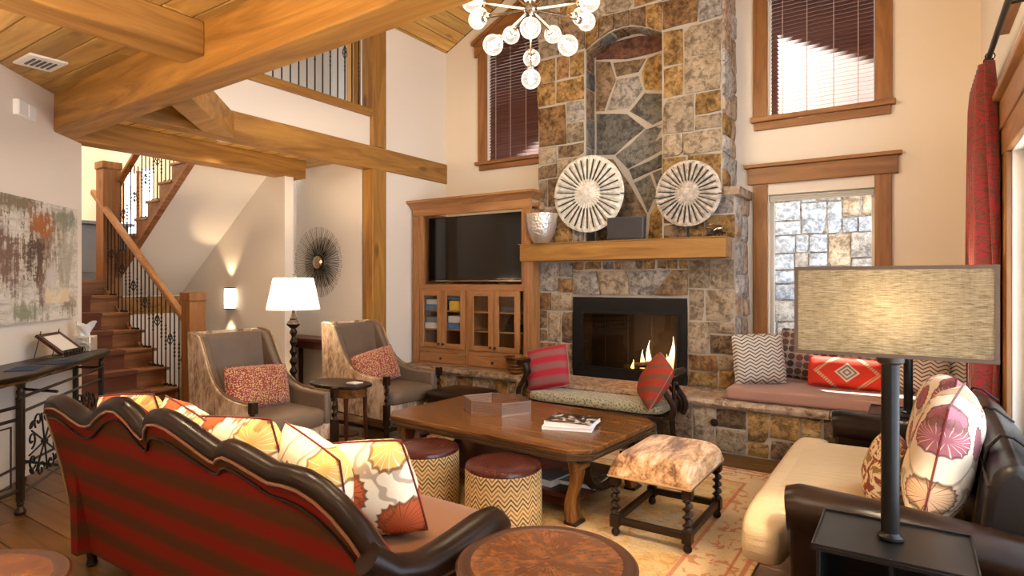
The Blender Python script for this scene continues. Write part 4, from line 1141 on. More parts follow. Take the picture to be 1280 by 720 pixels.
# front frame
cpart('pilaster', (-5.345, -5.245, CF - .01, CF + .02, .47, 2.34)); cpart('pilaster', (-3.665, -3.57, CF - .01, CF + .02, .47, 2.34))
for xx in (-5.295, -3.618):
    for dx in (-.022, 0, .022): cpart('flute', (xx + dx - .005, xx + dx + .005, CF - .016, CF - .008, .62, 2.22), 'z', .003)
    cpart('rosette', (xx - .035, xx + .035, CF - .02, CF - .008, 2.25, 2.32), 'z', .006)
cpart('inner_stile', (-5.245, -5.18, CF, CF + .03, 1.47, 2.34)); cpart('inner_stile', (-3.70, -3.665, CF, CF + .03, 1.47, 2.34))
cpart('frieze', (-5.345, -3.57, CF - .012, CF + .03, 2.34, 2.44), 'x'); 
crn = MB()
prof = [(0, 0), (-.012, .01), (-.02, .03), (-.05, .06), (-.07, .075), (-.07, .10), (0, .10)]
y0, z0 = CF - .012, 2.44
crn.rings([[(-5.345 + (q[0] if e == 0 else 0), y0 + q[0], z0 + q[1]) for q in prof] if e == 0 else [(-3.57 - q[0], y0 + q[0], z0 + q[1]) for q in prof] for e in (0, 1)])
crn.rings([[(-3.57 - q[0], y0 + q[0], z0 + q[1]) for q in prof], [(-3.57 - q[0], 5.955, z0 + q[1]) for q in prof]])
crn.build('cornice', M['alder_x'], cb, world=True)
cpart('cornice_top', (-5.36, -3.57, CF - .012, 5.955, 2.52, 2.535), 'x')
cpart('top_rail', (-5.245, -3.665, CF, CF + .03, 1.40, 1.475), 'x'); cpart('mid_rail', (-5.245, -3.665, CF + .004, CF + .03, .625, .68), 'x'); cpart('base_rail', (-5.245, -3.665, CF, CF + .03, .47, .495), 'x')
cpart('mid_stile', (-4.50, -4.45, CF + .002, CF + .03, .49, 1.41))
DX = [-5.235, -4.868, -4.50, -4.45, -4.083, -3.715]
pairs = [(DX[0], DX[1]), (DX[1], DX[2]), (DX[3], DX[4]), (DX[4], DX[5])]
for i, (a, b) in enumerate(pairs):
    d = cpart('glass_door', (a + .003, b - .003, CF - .008, CF + .012, .685, .745), 'x')
    s_ = .075
    for nm, q, ax in (('stile', (a + .003, a + s_, CF - .010, CF + .012, .685, 1.40), 'z'), ('stile', (b - s_, b - .003, CF - .010, CF + .012, .685, 1.40), 'z'), ('rail', (a + s_, b - s_, CF - .008, CF + .012, 1.335, 1.40), 'x')):
        o = box(*q).build(nm, M['alder_' + ax], d, bevel=.004); o.location = -cb.location
    o = box(a + s_, b - s_, CF, CF + .004, .745, 1.335).build('pane', M['glass'], d); o.location = -cb.location
    kx = b - .035 if i % 2 == 0 else a + .035
    o = MB().lathe([(.007, 0), (.007, .012), (.017, .02), (.017, .028), (.008, .034)], 12, (0, 0, 0), Matrix.Translation((kx, CF - .010, .735)) @ Matrix.Rotation(PI/2, 4, 'X')).build('knob', M['bronze'], d); o.location = -cb.location
for a, b in ((DX[0], DX[2]), (DX[3], DX[5])):
    d = cpart('drawer', (a + .004, b - .004, CF - .010, CF + .02, .50, .622), 'x', .006)
    o = MB().lathe([(.007, 0), (.007, .012), (.017, .02), (.017, .028), (.008, .034)], 12, (0, 0, 0), Matrix.Translation(((a + b)/2, CF - .010, .558)) @ Matrix.Rotation(PI/2, 4, 'X')).build('knob', M['bronze'], d); o.location = -cb.location
for a, b in ((-5.29, -4.48), (-4.47, -3.69)):
    for zz in (.90, 1.13): cpart('shelf', (a, b, CF + .06, 6.43, zz, zz + .018), 'x', .002)
cpart('divider', (-4.49, -4.46, CF + .05, 6.43, .50, 1.42))
# things in the cabinet
def item(name, mb, mat, label, cat, group=None, bev=.003):
    return tag(mb.build(name, mat, None, bevel=bev), label, cat, group)
gy = 5.86
games = [(-5.22, -4.96, .918, .99, 'pbox3'), (-5.20, -5.0, .992, 1.06, 'blue_grey'), (-5.22, -4.92, 1.149, 1.22, 'pbox1'), (-5.20, -4.96, 1.222, 1.285, 'pbox3'), (-4.84, -4.58, .918, .995, 'pbox1'), (-4.84, -4.62, .997, 1.08, 'pbox3'), (-4.63, -4.54, 1.149, 1.28, 'pbox4'), (-4.82, -4.65, 1.149, 1.27, 'pbox2'), (-4.84, -4.56, 1.282, 1.33, 'pbox1')]
gl = ['white game box under the grey blue one', 'grey blue game box topmost of its pair', 'long blue game box behind the first glass door', 'white game box lying on the long blue one', 'blue game box low behind the second glass door', 'small white game box resting on a blue one', 'upright green game box beside the yellow one', 'yellow game box behind the second glass door', 'flat blue game box across yellow and green boxes']
for g, lab in zip(games, gl): item('game_box', box(g[0], g[1], gy, gy + .22, g[2], g[3]), M[g[4]], lab, 'box', 'games in the cabinet')
item('round_vase', MB().lathe([(.05, 0), (.10, .05), (.12, .11), (.10, .17), (.05, .205), (.06, .22)], 18, (-5.06, 5.98, .50)), M['teal_glass'], 'round green grey vase at the bottom of the cabinet', 'vase')
item('white_jug', MB().lathe([(.035, 0), (.05, .04), (.045, .10), (.02, .14), (.028, .16)], 14, (-4.68, 5.93, .50)), M['white'], 'small white jug at the bottom of the cabinet', 'jug')
item('media_player', box(-4.05, -3.76, 5.90, 6.15, 1.149, 1.21), M['grey_panel'], 'grey media player on the upper cabinet shelf', 'electronics')
item('cable_box', box(-4.40, -4.15, 5.90, 6.1, .50, .56), M['grey_panel'], 'grey cable box at the bottom of the cabinet', 'electronics')
item('wire_basket', MB().tube([(-3.90 + .12*math.cos(PI*i/10), 5.95, .918 + .19*math.sin(PI*i/10)) for i in range(11)], .006, 6).box(-4.01, -3.79, 5.90, 6.05, .918, 1.0), M['bronze'], 'dark handled basket on the lower cabinet shelf', 'basket')
item('remote_box', box(-4.05, -3.82, 5.88, 6.0, .50, .535), M['white'], 'flat white router at the bottom of the cabinet', 'electronics')

# television
tv = thing('television', (-4.45, 5.93, 1.47), 'large black flat television in the cabinet', 'television')
box(-5.205, -3.735, 5.915, 5.955, 1.515, 2.325).build('body', M['black'], tv, world=True, bevel=.006)
box(-5.195, -3.745, 5.908, 5.916, 1.532, 2.315).build('screen', M['screen'], tv, world=True)
box(-5.205, -3.735, 5.905, 5.918, 1.512, 1.526).build('lower_bezel', M['chrome'], tv, world=True)
for s_ in (-1, 1):
    MB().tube([(-4.45 + s_*.32, 5.94, 1.52), (-4.45 + s_*.38, 5.90, 1.49), (-4.45 + s_*.50, 5.85, 1.476)], .010, 6).build('foot', M['chrome'], tv, world=True)
# ------------------------------------------------------------------ soft goods helpers
def superbox(c, h, e=.28, nu=28, nv=16, crown=0.0, M_=None):
    def sg(v, p): return math.copysign(abs(v) ** p, v)
    m = MB(); rg = []
    for i in range(nv + 1):
        ph = -PI/2 + PI*i/nv; cp = max(abs(math.cos(ph)), 1e-4) ** e; sp = sg(math.sin(ph), e)
        rg.append([(c[0] + h[0]*cp*sg(math.cos(2*PI*j/nu), e), c[1] + h[1]*cp*sg(math.sin(2*PI*j/nu), e), c[2] + h[2]*sp) for j in range(nu)])
    if crown:
        rg = [[(x, y, z + (crown*(1 - ((x - c[0])/h[0])**2)*(1 - ((y - c[1])/h[1])**2) if z > c[2] else 0)) for x, y, z in r] for r in rg]
    return m.rings(rg, True, True, M_)
def pillow_mesh(w, h, t, seed=0, n=16, ears=.035):
    rr = random.Random(seed); a1, a2, a3 = rr.uniform(0, 6), rr.uniform(0, 6), rr.uniform(0, 6)
    m = MB(); rows = {}
    def pt(i, j, side):
        u = -1 + 2*i/n; v = -1 + 2*j/n
        prof = 1.12 * (max(0, (1 - abs(u)**2.4)) * max(0, (1 - abs(v)**2.4))) ** .46
        k = 1 - .055*u*u*v*v; x = w/2 * u * k * (1 - ears*(1 - v*v)); z = h/2 * v * k * (1 - ears*(1 - u*u))
        wr = .06*math.sin(5*u + a1)*math.cos(4*v + a2) + .04*math.sin(9*u*v + a3)
        y = side * t/2 * prof * (1 + wr)
        return (x, y, z + h/2)
    for side in (-1, 1):
        m.add([pt(i, j, side) for j in range(n + 1) for i in range(n + 1)], [(j*(n+1) + i, j*(n+1) + i + 1, (j+1)*(n+1) + i + 1, (j+1)*(n+1) + i) for j in range(n) for i in range(n)])
    edge = []
    for i in range(n): edge.append(pt(i, 0, 0))
    for j in range(n): edge.append(pt(n, j, 0))
    for i in range(n): edge.append(pt(n - i, n, 0))
    for j in range(n): edge.append(pt(0, n - j, 0))
    return m, edge
def pillow(name, w, h, t, mat, loc, yaw, lean, label, roll=0.0, group=None, pipe=None, seed=0, cat='cushion', ears=.035):
    """stands on its lower edge at loc, front faces -Y before yaw; lean tips the top away from the front"""
    m, edge = pillow_mesh(w, h, t, seed, 16, ears)
    o = m.build(name, mat, None, angle=70)
    o.location = loc; o.rotation_euler = (-math.radians(lean), math.radians(roll), math.radians(yaw))
    tag(o, label, cat, group)
    MB().tube(edge, .0045, 5, True).build('piping', pipe or mat, o)
    return o
def bevbox(a, name, mat, par, r, seg=4): return box(*a).build(name, mat, par, world=True, bevel=r, seg=seg)

# ------------------------------------------------------------------ wing armchairs (front +X)
def make_chair(loc, label):
    t = thing('wing_armchair', loc, label, 'armchair', 'grey leather armchairs')
    top = [(.45, .595), (.25, .598), (.11, .612), (0, .645), (-.09, .70), (-.17, .79), (-.235, .90), (-.285, 1.00), (-.33, 1.062), (-.40, 1.085), (-.50, 1.088)]
    back = [(-.495, .9), (-.475, .6), (-.455, .21)]
    def yo(x): return .385 - .062*(.45 - x)/.95
    def side(s):
        prof = top + back + [(.45, .21)]
        m = MB()
        m.rings([[(x, s*yo(x), z) for x, z in prof], [(x, s*(yo(x) - .018), z) for x, z in prof]]); m.build('side_panel', M['hide'], t, bevel=.006)
        q = [(x, z - .006) for x, z in top] + [(-.48, .6), (-.44, .26), (.44, .26)]
        m = MB(); m.rings([[(x, s*(yo(x) - .018), z) for x, z in q], [(x, s*(yo(x) - .085), z) for x, z in q]])
        m.build('wing', M['lea_grey'], t, bevel=.022, seg=3)
        MB().tube([(x, s*(yo(x) - .020), z + .003) for x, z in top], .006, 6).build('nailhead_trim', M['nail'], t)
    side(1); side(-1)
    # tilted back
    m = MB(); m.box(-.060, .060, -.29, .29, 0, .68, Matrix.Translation((-.315, 0, .40)) @ Matrix.Rotation(math.radians(-9), 4, 'Y'))
    m.build('backrest', M['lea_grey'], t, bevel=.045, seg=4)
    MB().box(-.012, .012, -.325, .325, 0, .88, Matrix.Translation((-.462, 0, .21)) @ Matrix.Rotation(math.radians(-2.6), 4, 'Y')).build('back_panel', M['hide'], t, bevel=.005)
    superbox((.10, 0, .395), (.395, .312, .072), .30, 32, 14, .022).build('seat_cushion', M['lea_grey'], t, angle=80)
    box(.405, .445, -.35, .35, .20, .335).build('front_rail', M['hide'], t, bevel=.01)
    box(-.42, .42, -.34, .34, .20, .33).build('seat_frame', M['dark_y'], t)
    for s in (-1, 1):
        m = MB(); x, y = .47, s*.372
        m.box(x - .026, x + .026, y - .026, y + .026, .54, .625); m.box(x - .026, x + .026, y - .026, y + .026, .16, .36)
        rg = []
        for i in range(25):
            z = .36 + .18*i/24; a = i*.75
            rg.append([(x + .006*math.cos(a) + .019*math.cos(2*PI*j/10), y + .006*math.sin(a) + .019*math.sin(2*PI*j/10), z) for j in range(10)])
        m.rings(rg); m.lathe([(.02, .0), (.028, .01), (.022, .05), (.024, .16)], 12, (x, y, 0))
        m.build('leg', M['dark_z'], t, bevel=.003)
        MB().tube([(-.43, s*.29, .21), (-.50, s*.29, 0)], [.024, .017], 8).build('leg', M['dark_z'], t)
        box(-.45, .47, s*.35 - .012, s*.35 + .012, .10, .13).build('stretcher', M['dark_x'], t)
    box(.455, .485, -.37, .37, .10, .135).build('stretcher', M['dark_y'], t)
    return t
ch1 = make_chair((-4.47, 3.0, 0), 'grey leather wing chair with cowhide sides beside the stair newel')
ch2 = copy_tree(ch1, (-4.545, 4.415, 0), 0.0, 'grey leather wing chair with cowhide sides beside the media cabinet')
pillow('lumbar_cushion', .60, .36, .17, M['leopard'], (-4.40, 2.96, .475), 93, 14, 'red leopard lumbar cushion on the chair beside the newel', roll=3, group='leopard cushions', seed=1)
pillow('lumbar_cushion', .56, .36, .17, M['leopard'], (-4.46, 4.36, .475), 88, 16, 'red leopard lumbar cushion on the chair beside the cabinet', roll=-9, group='leopard cushions', seed=2)

# ------------------------------------------------------------------ striped sofa seen from behind
sf = thing('striped_sofa', (-2.52, 1.8, 0), 'red striped camelback sofa with dark leather roll seen from behind', 'sofa')
TOP = [(-3.70, .875), (-3.66, .905), (-3.56, .918), (-3.47, .905), (-3.38, .880), (-3.30, .862), (-3.23, .868), (-3.168, .886), (-3.10, .920), (-3.02, .954), (-2.95, .977), (-2.873, .985), (-2.80, .955), (-2.74, .905), (-2.70, .885), (-2.672, .893), (-2.643, .935), (-2.60, .962), (-2.54, .972), (-2.46, .965), (-2.36, .935), (-2.26, .900), (-2.19, .877), (-2.155, .875), (-2.125, .897), (-2.09, .908), (-2.02, .900), (-1.93, .878), (-1.84, .858), (-1.76, .864), (-1.68, .862), (-1.60, .838), (-1.53, .798), (-1.465, .740), (-1.41, .672), (-1.375, .615)]
def yb(z): return 1.41 - .165*(z/.9)**1.5
m = MB()
rg = []
for x, z in TOP:
    zz = [.10 + (z - .03 - .10)*i/8 for i in range(9)]
    rg.append([(x, yb(q), q) for q in zz] + [(x, yb(q) + .10, q) for q in reversed(zz)])
m.rings(rg, True, True)
m.build('back_panel', M['sofa_stripe'], sf, world=True, angle=60)
MB().tube([(x, yb(z) + .042, z - .022) for x, z in TOP], .040, 16).build('top_roll', M['lea_dark'], sf, world=True)
MB().tube([(x, yb(z - .03) - .004, z - .045) for x, z in TOP], .006, 6).build('upper_piping', M['c_welt'], sf, world=True)
MB().tube([(x, yb(z - .08) - .003, z - .095 - .01*math.sin(x*7)) for x, z in TOP[1:-1]], .006, 6).build('lower_piping', M['lea_dark'], sf, world=True)
for xx, zt in ((-3.695, .84), (-1.38, .58)):
    MB().tube([(xx, yb(q) - .004, q) for q in [.10 + (zt - .10)*i/10 for i in range(11)]], .007, 6).build('edge_piping', M['nail'], sf, world=True)
box(-3.66, -1.37, 1.48, 2.20, .10, .30).build('base', M['sofa_stripe'], sf, world=True, bevel=.01)
superbox((-2.52, 1.885, .375), (1.13, .385, .085), .26, 44, 14, .02).build('seat_cushion', M['c_rust'], sf, world=True, angle=80)
for s, xa in ((1, -1.335), (-1, -3.58)):
    path = [(xa - s*.05, 1.29, .66), (xa - s*.02, 1.36, .60), (xa, 1.46, .572), (xa, 1.58, .568), (xa + s*.005, 1.70, .580), (xa + s*.01, 1.80, .592), (xa + s*.01, 1.87, .590), (xa + s*.01, 1.915, .565)]
    path = path if s > 0 else path[3:]
    MB().tube(path, [.050, .052, .054, .056, .058, .060, .058, .045][-len(path):], 18, sx=1.15).build('arm_roll', M['lea_dark'], sf, world=True)
    MB().prism([(1.34, .10), (1.90, .10), (1.915, .55), (1.70, .545), (1.46, .535), (1.33, .60)], xa - .035, xa + .035, 'x').build('arm_panel', M['sofa_stripe'], sf, world=True, bevel=.008)
    MB().tube([(xa + s*.060, p[1], p[2] - .03) for p in path[1:-1]], .005, 6).build('nailhead_trim', M['nail'], sf, world=True)
for xx in (-3.62, -1.42):
    for yv in (1.44, 2.14):
        MB().lathe([(.02, 0), (.028, .015), (.022, .04), (.034, .10)], 12, (xx, yv, 0)).build('foot', M['dark_z'], sf, world=True)
FL = 'floral cushions on the striped sofa'
pillow('floral_cushion', .50, .50, .19, M['floral'], (-3.30, 1.60, .455), 186, 14, 'cream floral cushion at the far end of the striped sofa', roll=6, group=FL, pipe=M['c_burgundy'], seed=4)
pillow('floral_cushion', .50, .50, .19, M['floral'], (-2.80, 1.58, .455), 173, 12, 'cream floral cushion with rust blooms behind the middle peak of the striped sofa', roll=-7, group=FL, pipe=M['c_burgundy'], seed=5)
pillow('floral_cushion', .52, .50, .20, M['floral'], (-2.35, 1.575, .455), 183, 12, 'cream floral cushion right of the middle peak of the striped sofa', roll=5, group=FL, pipe=M['c_burgundy'], seed=6)
pillow('floral_cushion', .46, .45, .20, M['floral'], (-2.04, 1.665, .455), 170, 13, 'tilted cream floral cushion beside the upright one on the striped sofa', roll=-10, group=FL, pipe=M['c_burgundy'], seed=7)
pillow('floral_cushion', .44, .43, .20, M['floral'], (-1.83, 1.80, .462), 194, 17, 'upright cream floral cushion against the near arm of the striped sofa', roll=8, group=FL, pipe=M['c_burgundy'], seed=8)

# ------------------------------------------------------------------ leather sofa on the right (faces -X)
ls = thing('leather_sofa', (.0, 3.66, 0), 'dark brown leather sofa with cream seat by the windows', 'sofa')
bevbox((-.40, .44, 2.74, 4.60, .10, .30), 'base', M['lea_dark'], ls, .02)
for yv, s in ((2.775, -1), (4.555, 1)):
    pr = [(-.43, .545, .095), (-.40, .550, .105), (-.1, .535, .105), (.2, .510, .105), (.40, .49, .10)]
    MB().tube([(x, yv, z) for x, z, r in pr], [r for x, z, r in pr], 16).build('arm', M['lea_dark'], ls, world=True)
    MB().prism([(-.42, .10), (.42, .10), (.42, .50), (-.42, .53)], yv - .085, yv + .085, 'y').build('arm_panel', M['lea_dark'], ls, world=True, bevel=.02)
    MB().lathe([(.0, 0), (.06, .004), (.09, 0)], 18, (0, 0, 0), Matrix.Translation((-.432, yv, .545)) @ Matrix.Rotation(-PI/2, 4, 'Y')).build('arm_facing', M['lea_dark'], ls, world=True)
rg = []
for i in range(25):
    yv = 2.80 + 1.82*i/24; u = -1 + 2*i/24
    zt = .90 - .06*abs(u)**3
    rg.append([(.17, yv, .28), (.20, yv, .50), (.225, yv, .70), (.25, yv, zt - .05), (.29, yv, zt), (.33, yv, zt - .005), (.40, yv, zt - .06), (.44, yv, zt - .18), (.45, yv, .3), (.44, yv, .10), (.19, yv, .10)])
MB().rings(rg).build('backrest', M['lea_ebony'], ls, world=True, bevel=.03, seg=3, angle=50)
for yv in (3.02, 3.66, 4.30):
    MB().tube([(.175, yv, .32), (.20, yv, .50), (.225, yv, .70), (.25, yv, .85), (.29, yv, .903), (.33, yv, .898), (.40, yv, .843)], .007, 6).build('seam_welt', M['lea_dark'], ls, world=True)
MB().tube([(.236, 2.81 + 1.80*i/20, .80 - .05*abs(-1 + 2*i/20)**3) for i in range(21)], .007, 6).build('seam_welt', M['lea_dark'], ls, world=True)
superbox((-.20, 3.655, .375), (.425, .775, .10), .30, 40, 16, .035).build('seat_cushion', M['c_cream'], ls, world=True, angle=80)
superbox((-.545, 3.66, .365), (.105, .93, .105), .38, 40, 14, .012).build('seat_front_bolster', M['c_cream'], ls, world=True, angle=80)
for xx in (-.36, .38):
    for yv in (2.76, 4.57): MB().lathe([(.022, 0), (.03, .02), (.026, .10)], 12, (xx, yv, 0)).build('foot', M['dark_z'], ls, world=True)
pillow('floral_cushion', .56, .58, .22, M['floral2'], (.06, 3.20, .475), -99, 11, 'big blush floral cushion propped on the leather sofa behind the lamp pole', roll=4, group='floral cushions on the leather sofa', pipe=M['c_burgundy'], seed=12)
pillow('floral_cushion', .56, .56, .20, M['floral2'], (.05, 3.88, .475), -84, 12, 'blush floral cushion on the leather sofa nearer the stone seat', roll=-5, group='floral cushions on the leather sofa', pipe=M['c_burgundy'], seed=13)
pillow('ikat_cushion', .34, .33, .15, M['ikat'], (-.15, 3.30, .480), -82, 16, 'small rust ikat cushion in front of the big floral one', roll=9, seed=14)

# ------------------------------------------------------------------ lamp tables and lamps
def lamp_table(loc, label):
    t = thing('lamp_table', loc, label, 'side table', 'black steel lamp tables')
    box(-.23, .23, -.19, .19, .596, .612).build('top', M['steel'], t, bevel=.003)
    for a in ((-.23, .23, -.19, -.184), (-.23, .23, .184, .19), (-.23, -.224, -.184, .184), (.224, .23, -.184, .184)):
        box(a[0], a[1], a[2], a[3], .612, .620).build('top_edge', M['steel'], t, bevel=.001)
    for x in (-.215, .205): box(x, x + .012, -.175, .175, .0, .596).build('side_panel', M['black'], t, bevel=.002)
    box(-.204, .206, .165, .175, .02, .596).build('back_panel', M['black'], t)
    box(-.006, .006, -.17, .165, .30, .596).build('divider', M['black'], t)
    for z in (.02, .29): box(-.203, .205, -.172, .165, z, z + .012).build('shelf', M['black'], t)
    return t
lt1 = lamp_table((-.055, 2.452, 0), 'black steel lamp table beside the near arm of the leather sofa')
lt2 = copy_tree(lt1, (-.02, 4.90, 0), 0, 'black steel lamp table between the leather sofa and stone seat')
def shade_lamp(loc, label, power):
    t = thing('table_lamp', loc, label, 'lamp', 'rectangular linen shade lamps')
    MB().lathe([(.0, 0), (.042, 0), (.042, .008), (.030, .016), (.028, .020)], 22).build('base_ring', M['steel'], t)
    MB().lathe([(.028, .018), (.0275, .60)], 22).build('pole', M['steel'], t)
    MB().lathe([(.033, .598), (.042, .606), (.042, .625), (.030, .640), (.012, .645)], 22).build('neck', M['iron_warm'], t)
    X, Y, z0, z1 = .281, .135, .635, .932
    w = .002
    sh = MB()
    sh.box(-X, X, -Y, -Y + w, z0, z1); sh.box(-X, X, Y - w, Y, z0, z1); sh.box(-X, -X + w, -Y + w, Y - w, z0, z1); sh.box(X - w, X, -Y + w, Y - w, z0, z1)
    s = sh.build('shade', M['shade_linen'], t)
    for z in (z0 - .002, z1 - .010):
        f = MB(); e = .003
        f.box(-X - e, X + e, -Y - e, -Y, z, z + .012); f.box(-X - e, X + e, Y, Y + e, z, z + .012); f.box(-X - e, -X, -Y, Y, z, z + .012); f.box(X, X + e, -Y, Y, z, z + .012)
        f.build('shade_trim', M['brown_tape'], s)
    for sx in (-1, 1):
        for sy in (-1, 1): box(min(sx*(X + .002), sx*(X - .010)), max(sx*(X + .002), sx*(X - .010)), min(sy*(Y + .002), sy*(Y - .010)), max(sy*(Y + .002), sy*(Y - .010)), z0, z1).build('shade_corner', M['brown_tape'], s)
    MB().lathe([(.012, .645), (.014, .70), (.012, .72)], 12).build('socket', M['nail'], t)
    MB().sphere((0, 0, .77), .032, 14, 10, (1, 1, 1.25)).build('bulb', M['bulb'], t)
    spot_light('lamp_glow', (loc[0], loc[1], loc[2] + .80), power, (1, .80, .54), .03)
    return t
M['brown_tape'] = plain('brown_shade_tape', (.085, .048, .025), .8)
shade_lamp((-.062, 2.46, .620), 'square black pole lamp with linen shade beside the leather sofa', 130)
shade_lamp((-.02, 4.88, .620), 'black pole lamp by the window seat, hidden behind the linen shade', 18)

# floor lamp between the armchairs
fl_ = thing('floor_lamp', (-5.29, 3.93, 0), 'dark turned floor lamp with white shade between the armchairs', 'lamp')
pr = [(.0, 0), (.15, 0), (.15, .02), (.10, .05), (.03, .09), (.022, .16), (.035, .20), (.022, .24)]
z = .24
while z < .98:
    pr += [(.020, z + .01), (.034, z + .035), (.040, z + .05), (.034, z + .065), (.020, z + .09)]; z += .10
pr += [(.03, 1.03), (.062, 1.06), (.070, 1.075), (.05, 1.10), (.034, 1.12), (.040, 1.13), (.026, 1.15), (.016, 1.18), (.012, 1.24)]
MB().lathe(pr, 20).build('stem', M['dark_z'], fl_)
sh = MB(); n = 32
sh.rings([[(r*math.cos(2*PI*j/n), r*math.sin(2*PI*j/n), z) for j in range(n)] for r, z in ((.262, 1.225), (.195, 1.545))], False)
sh.build('shade', M['shade_white'], fl_)
MB().sphere((0, 0, 1.36), .034, 12, 8, (1, 1, 1.25)).build('bulb', M['bulb'], fl_)
MB().cyl((0, 0, 1.24), (0, 0, 1.57), .005, n=6).sphere((0, 0, 1.575), .012, 8, 6).build('finial', M['bronze'], fl_)
spot_light('floor_lamp_glow', (-5.29, 3.93, 1.41), 24, WARM, .035)

# ------------------------------------------------------------------ globe chandelier
HUB = Vector((-2.211, 3.573, 3.397))
cd_ = thing('globe_chandelier', tuple(HUB), 'nickel starburst chandelier with many glass globes', 'chandelier')
MB().lathe([(.0, -.055), (.03, -.05), (.048, -.02), (.048, .02), (.03, .05), (.012, .06)], 18).build('hub', M['chrome'], cd_)
MB().cyl((0, 0, .05), (0, 0, roofz(HUB.x) - HUB.z), .010, n=10).build('stem', M['chrome'], cd_)
MB().lathe([(.07, roofz(HUB.x) - HUB.z - .03), (.07, roofz(HUB.x) - HUB.z)], 20).build('canopy', M['chrome'], cd_)
GV = [(-.153, -.468, -.087), (-.494, .044, .062), (-.069, -.354, -.347), (-.378, .327, .019), (.211, -.342, -.298), (-.1, .49, .018), (.343, -.089, -.353), (.205, .455, .031), (.487, -.065, -.094), (-.241, .406, -.164), (.026, -.037, -.512)]
GV += [(-x, -y, -z) for x, y, z in GV[:1] + GV[2:3] + GV[4:5] + GV[6:7] + GV[8:10]] + [(.05, .30, .40), (-.32, -.20, .32)]
def globe_glass():
    t = NT('seeded_globe'); t.t.nodes.remove(t.b)
    lw = t.n('ShaderNodeLayerWeight', {'Blend': .42}).outputs['Facing']
    tr = t.n('ShaderNodeBsdfTransparent').outputs[0]
    em = t.n('ShaderNodeEmission', {'Color': (1, .90, .76, 1), 'Strength': .8}).outputs[0]
    gl = t.n('ShaderNodeBsdfGlossy', {'Roughness': .08}).outputs[0]
    sd = t.voro(t.co(), 70).outputs['Distance']
    f = t.math('ADD', t.math('MULTIPLY', t.math('POWER', lw, 2.0), .8), t.ramp(sd, [(.10, (.45, .45, .45)), (.25, (.16, .16, .16))]), clamp=True)
    a = t.n('ShaderNodeMixShader', {0: f, 1: tr, 2: em}).outputs[0]
    b = t.n('ShaderNodeMixShader', {0: .06, 1: a, 2: gl}).outputs[0]
    t.t.links.new(b, t.o.inputs[0]); return t.m
M['globe'] = globe_glass()
g_arm = MB().cyl((0, 0, .04), (0, 0, .415), .006, n=8).mesh('arm'); g_arm.materials.append(M['chrome'])
g_sock = MB().lathe([(.010, .405), (.026, .412), (.028, .44), (.022, .452)], 14).mesh('socket'); g_sock.materials.append(M['chrome'])
g_gl = MB().sphere((0, 0, .50), .066, 24, 14).mesh('globe'); g_gl.materials.append(M['globe'])
g_bulb = MB().sphere((0, 0, .485), .021, 10, 8, (1, 1, 1.4)).mesh('bulb'); g_bulb.materials.append(M['bulb'])
for v in GV:
    q = Vector((0, 0, 1)).rotation_difference(Vector(v).normalized())
    par = None
    for nm, me in (('arm', g_arm), ('socket', g_sock), ('globe', g_gl), ('bulb', g_bulb)):
        o = bpy.data.objects.new(nm, me); COL.objects.link(o)
        if par is None:
            o.parent = cd_; o.rotation_mode = 'QUATERNION'; o.rotation_quaternion = q; par = o
        else: o.parent = par
spot_light('chandelier_glow', (HUB.x, HUB.y, HUB.z), 45, (1, .78, .50), .45)
# ------------------------------------------------------------------ rug
rg_ = tag(MB().box(-1.62, 1.62, -1.30, 1.30, 0.0005, .012).build('oriental_rug', M['rug'], None, bevel=.004), 'gold and rust oriental rug under the coffee table', 'rug')
rg_.location = (-2.30, 3.73, 0)
RZ = .0125

# ------------------------------------------------------------------ coffee table
ct = thing('coffee_table', (-2.45, 3.78, RZ), 'wooden coffee table with clipped corners and nailhead edge', 'coffee table', None, math.radians(-4))
def octo(hx, hy, c): return [(-hx + c, -hy), (hx - c, -hy), (hx, -hy + c), (hx, hy - c), (hx - c, hy), (-hx + c, hy), (-hx, hy - c), (-hx, -hy + c)]
MB().prism(octo(.89, .55, .11), .455, .488, 'z').build('top', M['table_x'], ct, bevel=.006)
MB().prism(octo(.875, .535, .108), .415, .456, 'z').build('apron', M['table_x'], ct, bevel=.004)
for hx, zz in ((.897, .452), (.880, .418)):
    pts = octo(hx, hx - .340, .112); den = []
    for i in range(8):
        a, b = pts[i], pts[(i + 1) % 8]
        den += [(a[0] + (b[0] - a[0])*k/10, a[1] + (b[1] - a[1])*k/10, zz) for k in range(10)]
    MB().tube(den, .006, 6, True).build('nailhead_trim', M['iron_warm'], ct)
for sx in (-1, 1):
    for sy in (-1, 1):
        pth = []
        for i in range(15):
            t = i/14; off = .022*math.sin(2*PI*t)
            pth.append((sx*(.74 + off*.9), sy*.40, .415 - .40*t))
        m = MB(); rgs = []
        for (x, y, z), t in zip(pth, [i/14 for i in range(15)]):
            w = .050 + .012*math.cos(2*PI*t); d = .030
            rgs.append([(x - d, y - w, z), (x + d, y - w, z), (x + d, y + w, z), (x - d, y + w, z)])
        m.rings(rgs); m.build('leg', M['table_z'], ct, bevel=.008)
        MB().cyl((sx*.79, sy*.40 - .055, .365), (sx*.79, sy*.40 + .055, .365), .030, n=14).build('scroll', M['table_y'], ct)
        box(sx*.74 - .045, sx*.74 + .045, sy*.40 - .06, sy*.40 + .06, 0, .022).build('foot', M['dark_y'], ct, bevel=.006)
    MB().tube([(sx*.74, .26*math.cos(PI + PI*i/14), .30 - .17*math.sin(PI*i/14)) for i in range(15)], .030, 8).build('scroll_stretcher', M['dark_y'], ct)
box(-.74, .74, -.36, .36, .115, .145).build('shelf', M['red_x'], ct, bevel=.005)
box(-.72, .72, -.34, -.32, .06, .115).build('shelf_rail', M['red_x'], ct, bevel=.004)
TT = RZ + .488
